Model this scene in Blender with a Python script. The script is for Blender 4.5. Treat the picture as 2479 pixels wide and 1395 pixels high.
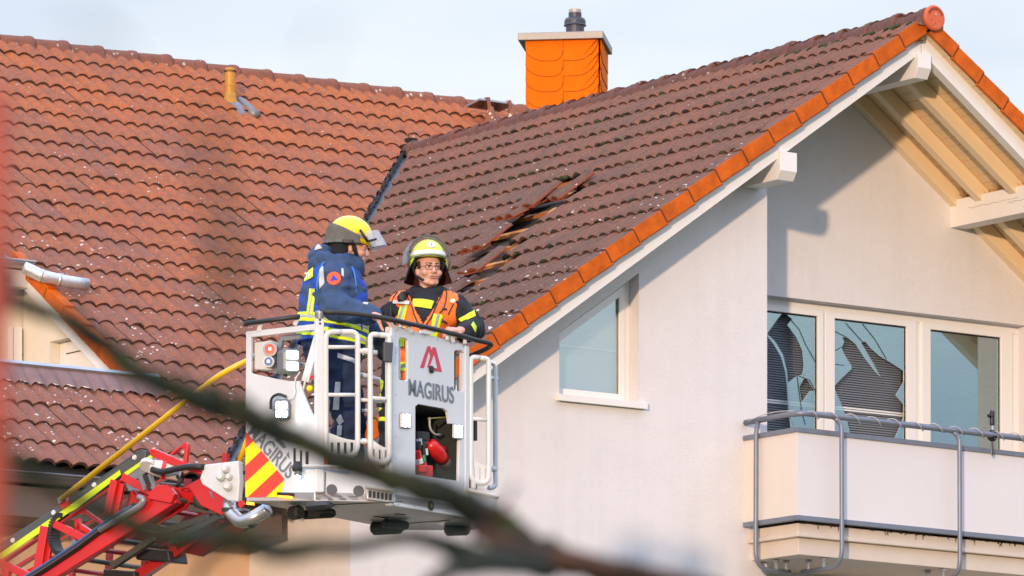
import bpy, bmesh, math, random
import numpy as np
from mathutils import Vector, Matrix, noise
R = math.radians
random.seed(7)
for o in list(bpy.data.objects): bpy.data.objects.remove(o)
SC = bpy.context.scene; COL = SC.collection

# ------------------------------------------------------------ camera (level view-camera with rise)
TH = R(36.2); F = 12900.0; YH = 2727.0; CX = 1239.5
CAM = Vector((0, 0, 1.6))
cd = bpy.data.cameras.new("camera"); cam = bpy.data.objects.new("camera", cd); COL.objects.link(cam)
cam.location = CAM; cam.rotation_euler = (R(90), 0, -TH)
cd.sensor_width = 36; cd.sensor_fit = 'HORIZONTAL'; cd.lens = 36 * F / 2479
cd.shift_y = (YH - 697.5) / 2479; cd.clip_start = .1; cd.clip_end = 2000
cd.dof.use_dof = True; cd.dof.focus_distance = 39.0; cd.dof.aperture_fstop = 11; cd.dof.aperture_blades = 0
SC.camera = cam
SC.render.resolution_x = 1024; SC.render.resolution_y = 576

# ------------------------------------------------------------ light
SUN_TO = Vector((-1.085, -1.0, .115)).normalized()       # towards the sun, in house axes
EL = math.asin(SUN_TO.z); AZ = math.atan2(SUN_TO.x, SUN_TO.y)
w = bpy.data.worlds.new("World"); SC.world = w; w.use_nodes = True
nt = w.node_tree; nt.nodes.clear()
out = nt.nodes.new("ShaderNodeOutputWorld"); bg = nt.nodes.new("ShaderNodeBackground")
sky = nt.nodes.new("ShaderNodeTexSky"); sky.sky_type = 'NISHITA'; sky.sun_disc = False
sky.sun_elevation = EL; sky.sun_rotation = AZ; sky.air_density = 1.0; sky.dust_density = .6; sky.ozone_density = 1.5
tc = nt.nodes.new("ShaderNodeTexCoord"); mp = nt.nodes.new("ShaderNodeMapping")
mp.inputs['Scale'].default_value = (1, 1, 3.2); mp.inputs['Location'].default_value = (3.1, 1.7, .4)
nz = nt.nodes.new("ShaderNodeTexNoise"); nz.inputs['Scale'].default_value = 5.5; nz.inputs['Detail'].default_value = 4; nz.inputs['Roughness'].default_value = .5
rp = nt.nodes.new("ShaderNodeValToRGB")
rp.color_ramp.elements[0].position = .36; rp.color_ramp.elements[0].color = (6.0, 7.0, 8.5, 1)
rp.color_ramp.elements[1].position = .60; rp.color_ramp.elements[1].color = (8.5, 9.1, 9.7, 1)
mx = nt.nodes.new("ShaderNodeMixRGB"); mx.inputs[0].default_value = .93
nt.links.new(tc.outputs['Generated'], mp.inputs[0]); nt.links.new(mp.outputs[0], nz.inputs['Vector'])
nt.links.new(nz.outputs['Fac'], rp.inputs[0]); nt.links.new(sky.outputs[0], mx.inputs[1]); nt.links.new(rp.outputs[0], mx.inputs[2])
# added ambient fill: the unseen sky overhead is made brighter and bluer
sx_ = nt.nodes.new("ShaderNodeSeparateXYZ"); nt.links.new(tc.outputs['Generated'], sx_.inputs[0])
zr_ = nt.nodes.new("ShaderNodeMapRange"); zr_.inputs[1].default_value = .22; zr_.inputs[2].default_value = .9; zr_.inputs[3].default_value = 0; zr_.inputs[4].default_value = 1
zc_ = nt.nodes.new('ShaderNodeMixRGB'); zc_.inputs[1].default_value = (1,1,1,1); zc_.inputs[2].default_value = (2.0,2.2,2.75,1); nt.links.new(zr_.outputs[0], zc_.inputs[0])
nt.links.new(sx_.outputs['Z'], zr_.inputs[0]); vm_ = nt.nodes.new("ShaderNodeVectorMath"); vm_.operation = 'MULTIPLY'
nt.links.new(mx.outputs[0], vm_.inputs[0]); nt.links.new(zc_.outputs[0], vm_.inputs[1]); nt.links.new(vm_.outputs[0], bg.inputs[0]); bg.inputs[1].default_value = .10
nt.links.new(bg.outputs[0], out.inputs[0])
sl = bpy.data.lights.new("sun", 'SUN'); sl.energy = 2.7; sl.angle = R(1.7); sl.color = (1.0, .70, .46)
so = bpy.data.objects.new("sun", sl); COL.objects.link(so)
so.rotation_euler = (-SUN_TO).to_track_quat('-Z', 'Y').to_euler()
SC.view_settings.view_transform = 'Standard'; SC.view_settings.look = 'None'
SC.view_settings.exposure = 0.15; SC.view_settings.gamma = 1

# ------------------------------------------------------------ measuring helpers (where a line of sight meets a real plane)
s_, c_ = math.sin(TH), math.cos(TH)
def ray(u, v): return Vector((c_*(u-CX)/F + s_, -s_*(u-CX)/F + c_, (YH-v)/F))
def onax(u, v, a, val):
    r = ray(u, v); return CAM + r*((val-CAM[a])/r[a])
def depth(u, v, D): return CAM + ray(u, v)*D
def onplane(u, v, p0, n):
    r = ray(u, v); n = Vector(n); return CAM + r*((Vector(p0)-CAM).dot(n)/r.dot(n))

# ------------------------------------------------------------ materials
MATS = {}
def mat(name, col, rough=.6, metal=0, var=0, vscale=8, bump=0, bscale=60, emit=None, estr=0, alpha=1, island=0, coat=0, bdet=4, spec=.5, streak=0):
    if name in MATS: return MATS[name]
    m = bpy.data.materials.new(name); m.use_nodes = True; N = m.node_tree; p = N.nodes['Principled BSDF']
    p.inputs['Base Color'].default_value = (*col, 1); p.inputs['Roughness'].default_value = rough; p.inputs['Metallic'].default_value = metal
    p.inputs['Specular IOR Level'].default_value = spec
    if coat: p.inputs['Coat Weight'].default_value = coat; p.inputs['Coat Roughness'].default_value = .15
    tcn = N.nodes.new("ShaderNodeTexCoord")
    last = None
    if var:
        n1 = N.nodes.new("ShaderNodeTexNoise"); n1.inputs['Scale'].default_value = vscale; n1.inputs['Detail'].default_value = 6; n1.inputs['Roughness'].default_value = .65
        N.links.new(tcn.outputs['Object'], n1.inputs['Vector'])
        mr = N.nodes.new("ShaderNodeMapRange"); mr.inputs[1].default_value = .3; mr.inputs[2].default_value = .7
        mr.inputs[3].default_value = 1-var; mr.inputs[4].default_value = 1+var*.6
        N.links.new(n1.outputs['Fac'], mr.inputs[0]); last = mr.outputs[0]
    if streak:
        mpn = N.nodes.new("ShaderNodeMapping"); mpn.inputs['Scale'].default_value = (7, 7, .35); ns = N.nodes.new("ShaderNodeTexNoise"); ns.inputs['Scale'].default_value = 1; ns.inputs['Detail'].default_value = 5
        N.links.new(tcn.outputs['Object'], mpn.inputs[0]); N.links.new(mpn.outputs[0], ns.inputs['Vector']); ms = N.nodes.new("ShaderNodeMapRange"); ms.inputs[1].default_value = .45; ms.inputs[2].default_value = .75; ms.inputs[3].default_value = 1; ms.inputs[4].default_value = 1-streak
        N.links.new(ns.outputs['Fac'], ms.inputs[0]); mq = N.nodes.new("ShaderNodeMath"); mq.operation = 'MULTIPLY'; N.links.new(last, mq.inputs[0]); N.links.new(ms.outputs[0], mq.inputs[1]); last = mq.outputs[0]
    if island:
        g = N.nodes.new("ShaderNodeNewGeometry"); mr2 = N.nodes.new("ShaderNodeMapRange")
        mr2.inputs[3].default_value = 1-island; mr2.inputs[4].default_value = 1+island
        N.links.new(g.outputs['Random Per Island'], mr2.inputs[0])
        if last:
            mm = N.nodes.new("ShaderNodeMath"); mm.operation = 'MULTIPLY'; N.links.new(last, mm.inputs[0]); N.links.new(mr2.outputs[0], mm.inputs[1]); last = mm.outputs[0]
        else: last = mr2.outputs[0]
    if last:
        hs = N.nodes.new("ShaderNodeHueSaturation"); hs.inputs['Color'].default_value = (*col, 1)
        N.links.new(last, hs.inputs['Value']); N.links.new(hs.outputs[0], p.inputs['Base Color'])
    if bump:
        n2 = N.nodes.new("ShaderNodeTexNoise"); n2.inputs['Scale'].default_value = bscale; n2.inputs['Detail'].default_value = bdet
        N.links.new(tcn.outputs['Object'], n2.inputs['Vector'])
        b = N.nodes.new("ShaderNodeBump"); b.inputs['Strength'].default_value = bump; b.inputs['Distance'].default_value = .01
        N.links.new(n2.outputs['Fac'], b.inputs['Height']); N.links.new(b.outputs[0], p.inputs['Normal'])
    if emit: p.inputs['Emission Color'].default_value = (*emit, 1); p.inputs['Emission Strength'].default_value = estr
    if alpha < 1: p.inputs['Alpha'].default_value = alpha
    MATS[name] = m; return m

def tile_mat(name, cA, cB, dirt, lich, lichen_amt, topz=None, botz=None):
    """concrete/clay pantile: two clay colours mixed, dark dirt speckle, pale lichen rings; colour of the clay fades with age down the slope"""
    m = bpy.data.materials.new(name); m.use_nodes = True; N = m.node_tree; L = N.links; p = N.nodes['Principled BSDF']
    p.inputs['Roughness'].default_value = .85; p.inputs['Specular IOR Level'].default_value = .25
    tcn = N.nodes.new("ShaderNodeTexCoord"); P = tcn.outputs['Object']
    g = N.nodes.new("ShaderNodeNewGeometry")
    def noisef(sc, det=5, ro=.6):
        n = N.nodes.new("ShaderNodeTexNoise"); n.inputs['Scale'].default_value = sc; n.inputs['Detail'].default_value = det; n.inputs['Roughness'].default_value = ro
        L.new(P, n.inputs['Vector']); return n.outputs['Fac']
    def rng(x, a, b, c=0, d=1):
        r = N.nodes.new("ShaderNodeMapRange"); r.inputs[1].default_value = a; r.inputs[2].default_value = b; r.inputs[3].default_value = c; r.inputs[4].default_value = d
        L.new(x, r.inputs[0]); return r.outputs[0]
    def math_(op, a, b):
        n = N.nodes.new("ShaderNodeMath"); n.operation = op
        for i, x in enumerate((a, b)):
            if isinstance(x, (int, float)): n.inputs[i].default_value = x
            else: L.new(x, n.inputs[i])
        return n.outputs[0]
    def mix(f, a, b):
        n = N.nodes.new("ShaderNodeMixRGB")
        for i, x in enumerate((f, a, b)):
            if isinstance(x, (int, float)): n.inputs[i].default_value = x
            elif isinstance(x, tuple): n.inputs[i].default_value = (*x, 1)
            else: L.new(x, n.inputs[i])
        return n.outputs[0]
    big = rng(noisef(.9, 3), .35, .65)
    isl = rng(g.outputs['Random Per Island'], 0, 1, -.22, .22)
    f = math_('ADD', math_('MULTIPLY', big, .45), isl)
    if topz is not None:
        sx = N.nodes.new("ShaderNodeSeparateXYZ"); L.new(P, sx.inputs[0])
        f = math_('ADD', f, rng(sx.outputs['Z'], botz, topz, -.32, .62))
    f = math_('ADD', f, rng(noisef(22, 6, .7), .35, .65, -.35, .35))
    fc = N.nodes.new("ShaderNodeClamp"); L.new(f, fc.inputs[0])
    col = mix(fc.outputs[0], cB, cA)
    sp = rng(noisef(85, 5, .8), .47, .60)
    col = mix(math_('MULTIPLY', sp, .75), col, dirt)
    sp2 = rng(noisef(9, 5, .7), .50, .68)
    col = mix(math_('MULTIPLY', sp2, .40), col, dirt)
    # lichen patches
    v = N.nodes.new("ShaderNodeTexVoronoi"); v.inputs['Scale'].default_value = 24; v.inputs['Randomness'].default_value = 1
    wn = N.nodes.new("ShaderNodeTexNoise"); wn.inputs['Scale'].default_value = 45; wn.inputs['Detail'].default_value = 3; L.new(P, wn.inputs['Vector'])
    vm = N.nodes.new("ShaderNodeVectorMath"); vm.operation = 'MULTIPLY_ADD'; vm.inputs[1].default_value = (.03, .03, .03)
    L.new(wn.outputs['Color'], vm.inputs[0]); L.new(P, vm.inputs[2]); L.new(vm.outputs[0], v.inputs['Vector'])
    sepc = N.nodes.new("ShaderNodeSeparateColor"); L.new(v.outputs['Color'], sepc.inputs[0])
    thr = math_('MULTIPLY', math_('GREATER_THAN', sepc.outputs[0], 1-lichen_amt), rng(sepc.outputs[1], 0, 1, .12, .50))
    pa = rng(noisef(1.3, 3), .42, .62, .25, 1)
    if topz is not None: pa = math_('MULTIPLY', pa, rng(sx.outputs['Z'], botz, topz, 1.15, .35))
    rad = math_('MULTIPLY', thr, pa)
    d = math_('SUBTRACT', rad, v.outputs['Distance'])
    lf = rng(d, 0, .03)
    col = mix(math_('MULTIPLY', lf, .85), col, lich)
    L.new(col, p.inputs['Base Color'])
    b = N.nodes.new("ShaderNodeBump"); b.inputs['Strength'].default_value = .5; b.inputs['Distance'].default_value = .006
    L.new(noisef(110, 4, .7), b.inputs['Height']); L.new(b.outputs[0], p.inputs['Normal'])
    MATS[name] = m; return m

# ------------------------------------------------------------ object helpers
def tag(o, label=None, cat=None, group=None, kind=None):
    if label: o['label'] = label
    if cat: o['category'] = cat
    if group: o['group'] = group
    if kind: o['kind'] = kind
    return o
def empty(name, loc=(0,0,0), rz=0, label=None, cat=None, group=None, parent=None):
    o = bpy.data.objects.new(name, None); COL.objects.link(o); o.location = loc; o.rotation_euler = (0,0,rz); o.empty_display_size = .1
    if parent: o.parent = parent
    return tag(o, label, cat, group)
def link(name, bm, m, parent=None, smooth=False, label=None, bevel=0, mats=None, keepn=False):
    me = bpy.data.meshes.new(name)
    if not keepn: bmesh.ops.recalc_face_normals(bm, faces=bm.faces)
    bm.to_mesh(me); bm.free()
    for mm in (mats or [m]): me.materials.append(mm)
    if smooth:
        for p in me.polygons: p.use_smooth = True
    o = bpy.data.objects.new(name, me); COL.objects.link(o)
    if parent: o.parent = parent
    if bevel:
        b = o.modifiers.new('bevel', 'BEVEL'); b.width = bevel; b.segments = 2; b.limit_method = 'ANGLE'; b.angle_limit = R(40); b.harden_normals = False
    if label: o['label'] = label
    return o
def box(bm, c, s, rot=None, mi=0):
    v = [Vector((x*s[0]/2, y*s[1]/2, z*s[2]/2)) for x in (-1,1) for y in (-1,1) for z in (-1,1)]
    if rot is not None: v = [rot @ p for p in v]
    vs = [bm.verts.new(p + Vector(c)) for p in v]
    for f in ((0,1,3,2),(4,6,7,5),(0,4,5,1),(2,3,7,6),(0,2,6,4),(1,5,7,3)): bm.faces.new([vs[i] for i in f]).material_index = mi
def span(bm, a, b, mi=0):
    a = Vector(a); b = Vector(b); box(bm, (a+b)/2, [abs(x) for x in (b-a)], mi=mi)
def beam(bm, a, b, w, h, up=(0,0,1), mi=0):
    a = Vector(a); b = Vector(b); d = b-a; L = d.length; x = d.normalized(); y = Vector(up).cross(x)
    if y.length < 1e-4: y = Vector((0,1,0)).cross(x)
    y.normalize(); z = x.cross(y)
    box(bm, (a+b)/2, (L, w, h), Matrix((x,y,z)).transposed(), mi)
def prism(bm, poly, off, mi=0):
    """poly: list of 3d points, extruded by vector off"""
    off = Vector(off); a = [bm.verts.new(p) for p in poly]; b = [bm.verts.new(Vector(p)+off) for p in poly]
    fs = [bm.faces.new(a), bm.faces.new(list(reversed(b)))]
    n = len(poly)
    for i in range(n): fs.append(bm.faces.new((a[i], b[i], b[(i+1)%n], a[(i+1)%n])))
    for f in fs: f.material_index = mi
def fillet(pts, r, n=5):
    pts = [Vector(p) for p in pts]; o = [pts[0]]
    for i in range(1, len(pts)-1):
        p, a, b = pts[i], pts[i-1], pts[i+1]; ra = min(r, (a-p).length*.49, (b-p).length*.49)
        s0 = p + (a-p).normalized()*ra; s1 = p + (b-p).normalized()*ra
        for k in range(n+1):
            t = k/n; o.append(s0*(1-t)**2 + p*2*t*(1-t) + s1*t*t)
    o.append(pts[-1]); return o
def tube(bm, pts, r, seg=10, caps=True, closed=False, mi=0):
    pts = [Vector(p) for p in pts]; n = len(pts); rings = []
    rr = r if isinstance(r, (list, tuple)) else [r]*n
    prev = None
    for i in range(n):
        if closed: t = (pts[(i+1)%n]-pts[i-1]).normalized()
        else: t = (pts[min(i+1,n-1)]-pts[max(i-1,0)]).normalized()
        if prev is None:
            a = Vector((0,0,1)) if abs(t.z) < .9 else Vector((1,0,0)); u = t.cross(a).normalized()
        else: u = (prev - t*prev.dot(t)).normalized()
        prev = u; v = t.cross(u)
        rings.append([bm.verts.new(pts[i] + (u*math.cos(2*math.pi*k/seg)+v*math.sin(2*math.pi*k/seg))*rr[i]) for k in range(seg)])
    m = n if closed else n-1
    for i in range(m):
        a, b = rings[i], rings[(i+1)%n]
        for k in range(seg): bm.faces.new((a[k], a[(k+1)%seg], b[(k+1)%seg], b[k])).material_index = mi
    if caps and not closed:
        bm.faces.new(rings[0]).material_index = mi; bm.faces.new(list(reversed(rings[-1]))).material_index = mi
def lathe(bm, prof, c=(0,0,0), axis=None, seg=20, mi=0, sx=1, sy=1):
    """prof [(r,z)], axis: rotation matrix"""
    rings = []
    for r, z in prof:
        ring = []
        for k in range(seg):
            p = Vector((math.cos(2*math.pi*k/seg)*r*sx, math.sin(2*math.pi*k/seg)*r*sy, z))
            if axis is not None: p = axis @ p
            ring.append(bm.verts.new(p+Vector(c)))
        rings.append(ring)
    for a, b in zip(rings, rings[1:]):
        for k in range(seg): bm.faces.new((a[k], a[(k+1)%seg], b[(k+1)%seg], b[k])).material_index = mi
    bm.faces.new(rings[0]).material_index = mi; bm.faces.new(list(reversed(rings[-1]))).material_index = mi
def axis_to(d):
    return Vector(d).normalized().to_track_quat('Z', 'Y').to_matrix()
def panel_with_holes(bm, outer, holes, to3d, off, mi=0):
    """flat plate: 2d outline with 2d holes, mapped by to3d, thickness vector off"""
    off = Vector(off); tmp = bmesh.new(); loops = []
    for loop in [outer]+holes:
        vs = [tmp.verts.new((p[0], p[1], 0)) for p in loop]
        for i in range(len(vs)): tmp.edges.new((vs[i], vs[(i+1)%len(vs)]))
        loops.append(loop)
    r = bmesh.ops.triangle_fill(tmp, use_beauty=True, use_dissolve=False, edges=tmp.edges[:])
    for f in tmp.faces:
        ps = [to3d(v.co.x, v.co.y) for v in f.verts]
        bm.faces.new([bm.verts.new(p) for p in ps]).material_index = mi
        bm.faces.new([bm.verts.new(p+off) for p in reversed(ps)]).material_index = mi
    for loop in loops:
        n = len(loop)
        for i in range(n):
            a = to3d(*loop[i]); b = to3d(*loop[(i+1)%n])
            bm.faces.new([bm.verts.new(p) for p in (a, b, b+off, a+off)]).material_index = mi
    tmp.free(); bmesh.ops.remove_doubles(bm, verts=bm.verts[:], dist=1e-5)
def text_mesh(name, body, size, m, parent, origin, xd, yd, bold=.0, ext=.0015, align='CENTER', sx=1, label=None):
    cu = bpy.data.curves.new(name, 'FONT'); cu.body = body; cu.size = size; cu.extrude = ext; cu.offset = bold; cu.align_x = align; cu.align_y = 'CENTER'
    to = bpy.data.objects.new(name+'_tmp', cu); COL.objects.link(to)
    me = bpy.data.meshes.new_from_object(to.evaluated_get(bpy.context.evaluated_depsgraph_get())); bpy.data.objects.remove(to)
    xd = Vector(xd).normalized(); yd = Vector(yd).normalized(); zd = xd.cross(yd)
    M = Matrix((xd*sx, yd, zd)).transposed().to_4x4(); M.translation = Vector(origin); me.transform(M)
    me.materials.clear(); me.materials.append(m); me.name = name
    o = bpy.data.objects.new(name, me); COL.objects.link(o); o.parent = parent
    if label: o['label'] = label
    return o
# ============================================================ HOUSE
YF = 35.041; DR = .82; YR = YF + DR; T = .681; CP = 1/math.hypot(1, T); SP = T*CP
XA, ZA = 29.621, 10.745          # gable apex: underside of the verge boards
XC = 28.316                      # right end of the projecting front wall
RZ = 11.05                       # tile surface height at the ridge
def zb(x): return ZA - T*abs(x-XA)        # underside line of the verge boards
stucco = mat('white_stucco', (.77,.745,.755), .9, var=.035, vscale=3, bump=.75, bscale=120, bdet=5, streak=.04)
peach = mat('peach_stucco', (.68,.46,.31), .9, var=.05, vscale=2, bump=.6, bscale=60)  # peach paint with warm bounced light mixed into its colour
wpaint = mat('white_wood_paint', (.82,.80,.79), .45, var=.03, vscale=6, bump=.12, bscale=25)
rafm = mat('sunlit_cream_rafter_paint', (.84,.66,.43), .45, var=.03, vscale=6)  # cream paint, with the golden glow of the sun put into the colour
soff = mat('sunlit_soffit_boards', (.82,.61,.37), .5, var=.04, vscale=5)  # boards also carry the warm sun glow in their colour
pvc = mat('window_pvc', (.80,.78,.76), .3)
cream = mat('cream_wall', (.74,.68,.58), .85, var=.03, vscale=3, bump=.5, bscale=70)
orange = mat('orange_glazed_tile', (.60,.115,.005), .6, var=.32, vscale=7, bump=.3, bscale=60, spec=.2)
redcap = mat('ridge_end_terracotta', (.62,.12,.04), .5, var=.1, vscale=12)
dark = mat('black_void', (.012,.011,.01), .9)
lead = mat('lead_sheet', (.20,.21,.23), .5, .3, var=.15, vscale=5, bump=.2, bscale=20)
zinc = mat('zinc_gutter', (.42,.43,.45), .35, .75, var=.12, vscale=7)
alu = mat('aluminium_pipe', (.62,.62,.63), .38, .6, var=.12, vscale=14, bump=.25, bscale=40)
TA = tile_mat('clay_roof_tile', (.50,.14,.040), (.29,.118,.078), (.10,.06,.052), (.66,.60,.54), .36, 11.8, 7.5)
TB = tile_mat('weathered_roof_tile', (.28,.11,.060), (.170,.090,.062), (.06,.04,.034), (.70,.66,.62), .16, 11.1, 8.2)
TR = tile_mat('ridge_roof_tile', (.26,.095,.065), (.17,.085,.07), (.07,.045,.04), (.42,.40,.33), .12)
TR2 = tile_mat('main_ridge_tile', (.36,.115,.06), (.24,.10,.07), (.10,.055,.045), (.55,.50,.42), .2)
moss = mat('moss', (.045,.055,.012), .95, var=.5, vscale=30, bump=1, bscale=150)
mossd = mat('dark_moss', (.022,.016,.009), .95, var=.5, vscale=20, bump=1, bscale=150)

house = empty('residential_house', (XA, YF, 0), 0, 'white gabled house with storm-damaged tiled roof and broken balcony windows', 'house')
HI = Matrix.Translation((-XA, -YF, 0))
def H(name, bm, m, parent=None, **k):
    """link a world-space mesh as part of the house"""
    bm.transform(HI); bm.normal_update()
    return link(name, bm, m, parent or house, **k)

# ---- tile field
def hprof(t):                      # one wave, t in 0..1
    x = abs(2*t-1); return .005 if x > .86 else .010+.028*(1-(x/.86)**2.4)
def tilefield(bm, O, U, W, NN, rows, colr, keep, gauge=.343, cw=.30, nseg=12, lift=.032, jit=1.0, seed=1):
    rnd = random.Random(seed)
    for r in range(rows[0], rows[1]):
        for c in range(colr[0], colr[1]):
            k = keep(r, c)
            if not k: continue
            du = rnd.gauss(0, .0022)*jit; dw = rnd.gauss(0, .004)*jit; dn = rnd.uniform(0, .004)*jit; tw = rnd.gauss(0, .006)*jit
            tilt = rnd.gauss(0, .003)*jit
            base = O + U*(c*cw+du) + W*(r*gauge+dw) + NN*dn
            rows_v = []
            ws = (-.075, .10, .25, gauge-.012, gauge+.002)
            for wi, wv in enumerate(ws):
                ln = lift*(wv+.075)/(gauge+.075) + (-.006 if wi == 4 else 0)
                row = []
                for i in range(2*nseg+1):
                    t = i/nseg; tt = t-int(t) if i < 2*nseg else 1
                    h = hprof(tt)
                    row.append(bm.verts.new(base + U*(t*cw/2*.982 + tw*wv) + W*wv + NN*(h+ln+tilt*(t-1))))
                rows_v.append(row)
            for a, b in zip(rows_v, rows_v[1:]):
                for i in range(2*nseg): bm.faces.new((a[i], a[i+1], b[i+1], b[i])).smooth = True
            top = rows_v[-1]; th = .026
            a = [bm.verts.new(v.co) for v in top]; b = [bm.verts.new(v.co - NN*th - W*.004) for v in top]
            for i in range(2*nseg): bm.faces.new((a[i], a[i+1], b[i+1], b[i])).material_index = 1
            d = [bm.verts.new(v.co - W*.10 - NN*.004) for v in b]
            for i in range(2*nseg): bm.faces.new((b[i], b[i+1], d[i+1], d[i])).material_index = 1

# ---- moss clumps
def clump(bm, p, r, nn, flat=.7, rnd=random):
    m = bmesh.ops.create_icosphere(bm, subdivisions=2, radius=1)['verts']
    off = Vector((rnd.random()*50, rnd.random()*50, 0))
    ax = axis_to(nn)
    for v in m:
        q = v.co.copy(); k = 1+.55*noise.noise(q*1.7+off)+.35*noise.noise(q*4+off)
        q = q*k*r; q.z *= flat; v.co = ax @ q + Vector(p)

# ================= MAIN ROOF (ridge along the street side, slope facing us)
P0 = Vector((29.621, 42.159, 11.068)); YRA = 43.29
NA = Vector((0, -T, 1)).normalized(); WA = Vector((0, -CP, -SP)); UA = Vector((1, 0, 0))
OA = Vector((19.6, YRA, P0.z + T*(YRA-P0.y))) - NA*.04
roofA = None
XO = 23.45; YO0, YO1 = 37.22, 39.07          # cut-in opening
nrA = 26
bm = bmesh.new()
def keepA(r, c):
    x0 = OA.x + c*.30; y1 = OA.y - CP*(r*.343); y0 = y1 - CP*.343
    if y1 > 42.0: return x0 < 32.0
    if x0+.0 > (y1 - 12.538) + .1: return False
    if x0 + .15 < XO and y0 < YO1-.1 and y1 > YO0+.12: return False
    return True
tilefield(bm, OA, UA, WA, NA, (0, nrA), (0, 42), keepA, seed=3)
# cut along the valley
vn = Vector((1,-1,0)).normalized(); vp = Vector((29.621-.05, 42.159, 0))
g = [f for f in bm.faces if f.calc_center_median().y < 42.05]
gs = set(g); 
ge = list({e for f in g for e in f.edges}); gv = list({v for f in g for v in f.verts})
bmesh.ops.bisect_plane(bm, geom=g+ge+gv, plane_co=vp, plane_no=vn, clear_outer=True)
lipm = mat('grimy_shaded_tile_nose', (.10,.042,.028), .95, var=.6, vscale=25)  # grime plus painted-in row shadow on tile noses and undersides
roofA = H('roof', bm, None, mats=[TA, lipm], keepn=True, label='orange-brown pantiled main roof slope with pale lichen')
# underlay
bm = bmesh.new()
def PA(x, y, d=-.05): return Vector((x, y, P0.z + T*(y-P0.y))) + NA*d
prism(bm, [PA(19, YRA-.02, -.07), PA(32.5, YRA-.02, -.07), PA(32.5, 42.2, -.07), PA(29.56, 42.1, -.07), PA(XO+.1+3.1, YO1, -.07), PA(19, YO1, -.07)], -NA*.1)
H('roof_underlay', bm, dark, roofA)
bm = bmesh.new()
prism(bm, [PA(19, YO0, -.07), PA(XO+.02, YO0, -.07), PA(XO+.02, YO1, -.07), PA(YO1-12.6, YO1, -.07), PA(23.15, 35.75, -.07), PA(19, 35.75, -.07)], -NA*.1)
H('roof_underlay', bm, dark, roofA)
# ridge tiles of the main roof: open half-round caps, each overlapping the next
def ridge_tile(bm, a, b, r0, r1, seg=12, drop=.06):
    a = Vector(a); b = Vector(b); d = (b-a).normalized(); s = Vector((0,0,1)).cross(d).normalized()
    rings = []
    L = (b-a).length
    for t, rr in ((0, r0), (.02, r0*1.01), (L-.085, r1*.985), (L-.07, r1*1.06), (L-.02, r1*1.10), (L, r1*1.06)):
        ring = []
        for k in range(seg+1):
            an = math.pi*(k/seg); ring.append(bm.verts.new(a + d*t + s*math.cos(an)*rr + Vector((0,0,1))*(math.sin(an)*rr*.95)))
        ring.insert(0, bm.verts.new(a+d*t+s*rr*1.12-Vector((0,0,drop)))); ring.append(bm.verts.new(a+d*t-s*rr*1.12-Vector((0,0,drop))))
        rings.append(ring)
    for p, q in zip(rings, rings[1:]):
        for k in range(len(p)-1): bm.faces.new((p[k], p[k+1], q[k+1], q[k]))
    for ring in (rings[0], rings[-1]): bm.faces.new(ring)
rt = random.Random(5)
x = 19.9; zr = 11.79; i = 0
bm = bmesh.new(); bm2 = bmesh.new()
while x < 32.2:
    b1 = bmesh.new(); j = rt.gauss(0, .004)
    ridge_tile(b1, (x-.05, YRA+.02, zr+j), (x+.385, YRA+.02, zr+.012+j), .085, .095)
    H('ridge_tile', b1, TR2, roofA, smooth=True)
    x += .385; i += 1
# ridge comb (ochre vent strip under the ridge tiles)
ochre = mat('ochre_plastic', (.50,.26,.03), .6, var=.2, vscale=20)
bm = bmesh.new()
for k in range(2*42):
    xc = OA.x + .075 + k*.15
    if xc > 32: break
    for q in range(9):
        an = -1.15+q*.29; cxx = xc + math.sin(an)*.055; zz = math.cos(an)*.035
        p = OA + Vector((xc-OA.x + math.sin(an)*.058, 0, 0)) + NA*(.012+zz*.85) + WA*.07
        beam(bm, p, p + WA*.05 - NA*.004, .007, .006, NA)
o = H('ridge_comb', bm, ochre, roofA)
# edge filler and lead in the valley
bm = bmesh.new()
def PV(t, dx=0, dz=0): # t metres of plan run down the valley from P0
    return Vector((P0.x - t + dx, P0.y - t - 0*dx, P0.z - T*t + dz))
L0, L1 = -.02, 6.45
vl = [PV(L0), PV(L1)]
prism(bm, [PV(L0, -.14, -.075), PV(L1, -.14, -.075), PV(L1, .22, -.055), PV(L0, .22, -.055)], (0,0,-.01))
H('valley_flashing', bm, lead, roofA)
bm = bmesh.new(); rr = random.Random(2); t = .02
while t < L1:
    q = PV(t, -.03, .0); s = rr.uniform(.022, .04)
    box(bm, q, (.035, .03, s*1.6), Matrix.Rotation(rr.uniform(-.5,.5), 3, 'X')); t += rr.uniform(.10, .17)
tube(bm, [PV(k*.15, -.045+rr.gauss(0,.004), -.02+rr.gauss(0,.004)) for k in range(int(L1/.15))], .02, 6)
H('valley_seal', bm, mat('black_foam', (.03,.032,.04), .8), roofA)
bm = bmesh.new(); box(bm, PV(-.02, .02, .03), (.10,.08,.09)); H('valley_cap', bm, dark, roofA)

# moss on main roof: small cushions in the troughs at the tile noses
rm = random.Random(11); bm = bmesh.new()
for r in range(nrA-1):
    for k in range(84):
        if not keepA(r, k//2): continue
        pr_ = .16 if r > 2 else .05
        if noise.noise(Vector((k*.13, r*.35, 3))) > .12: pr_ += .25
        if rm.random() > pr_: continue
        p = OA + UA*(k*.15+rm.gauss(0,.01)) + WA*((r+1)*.343+.004) + NA*.012
        if p.y < 42.0 and p.x > p.y-12.65: continue
        clump(bm, p, rm.uniform(.013, .026), NA, .8, rm)
o = H('moss', bm, moss, roofA, smooth=True); o['kind'] = 'stuff'

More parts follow.
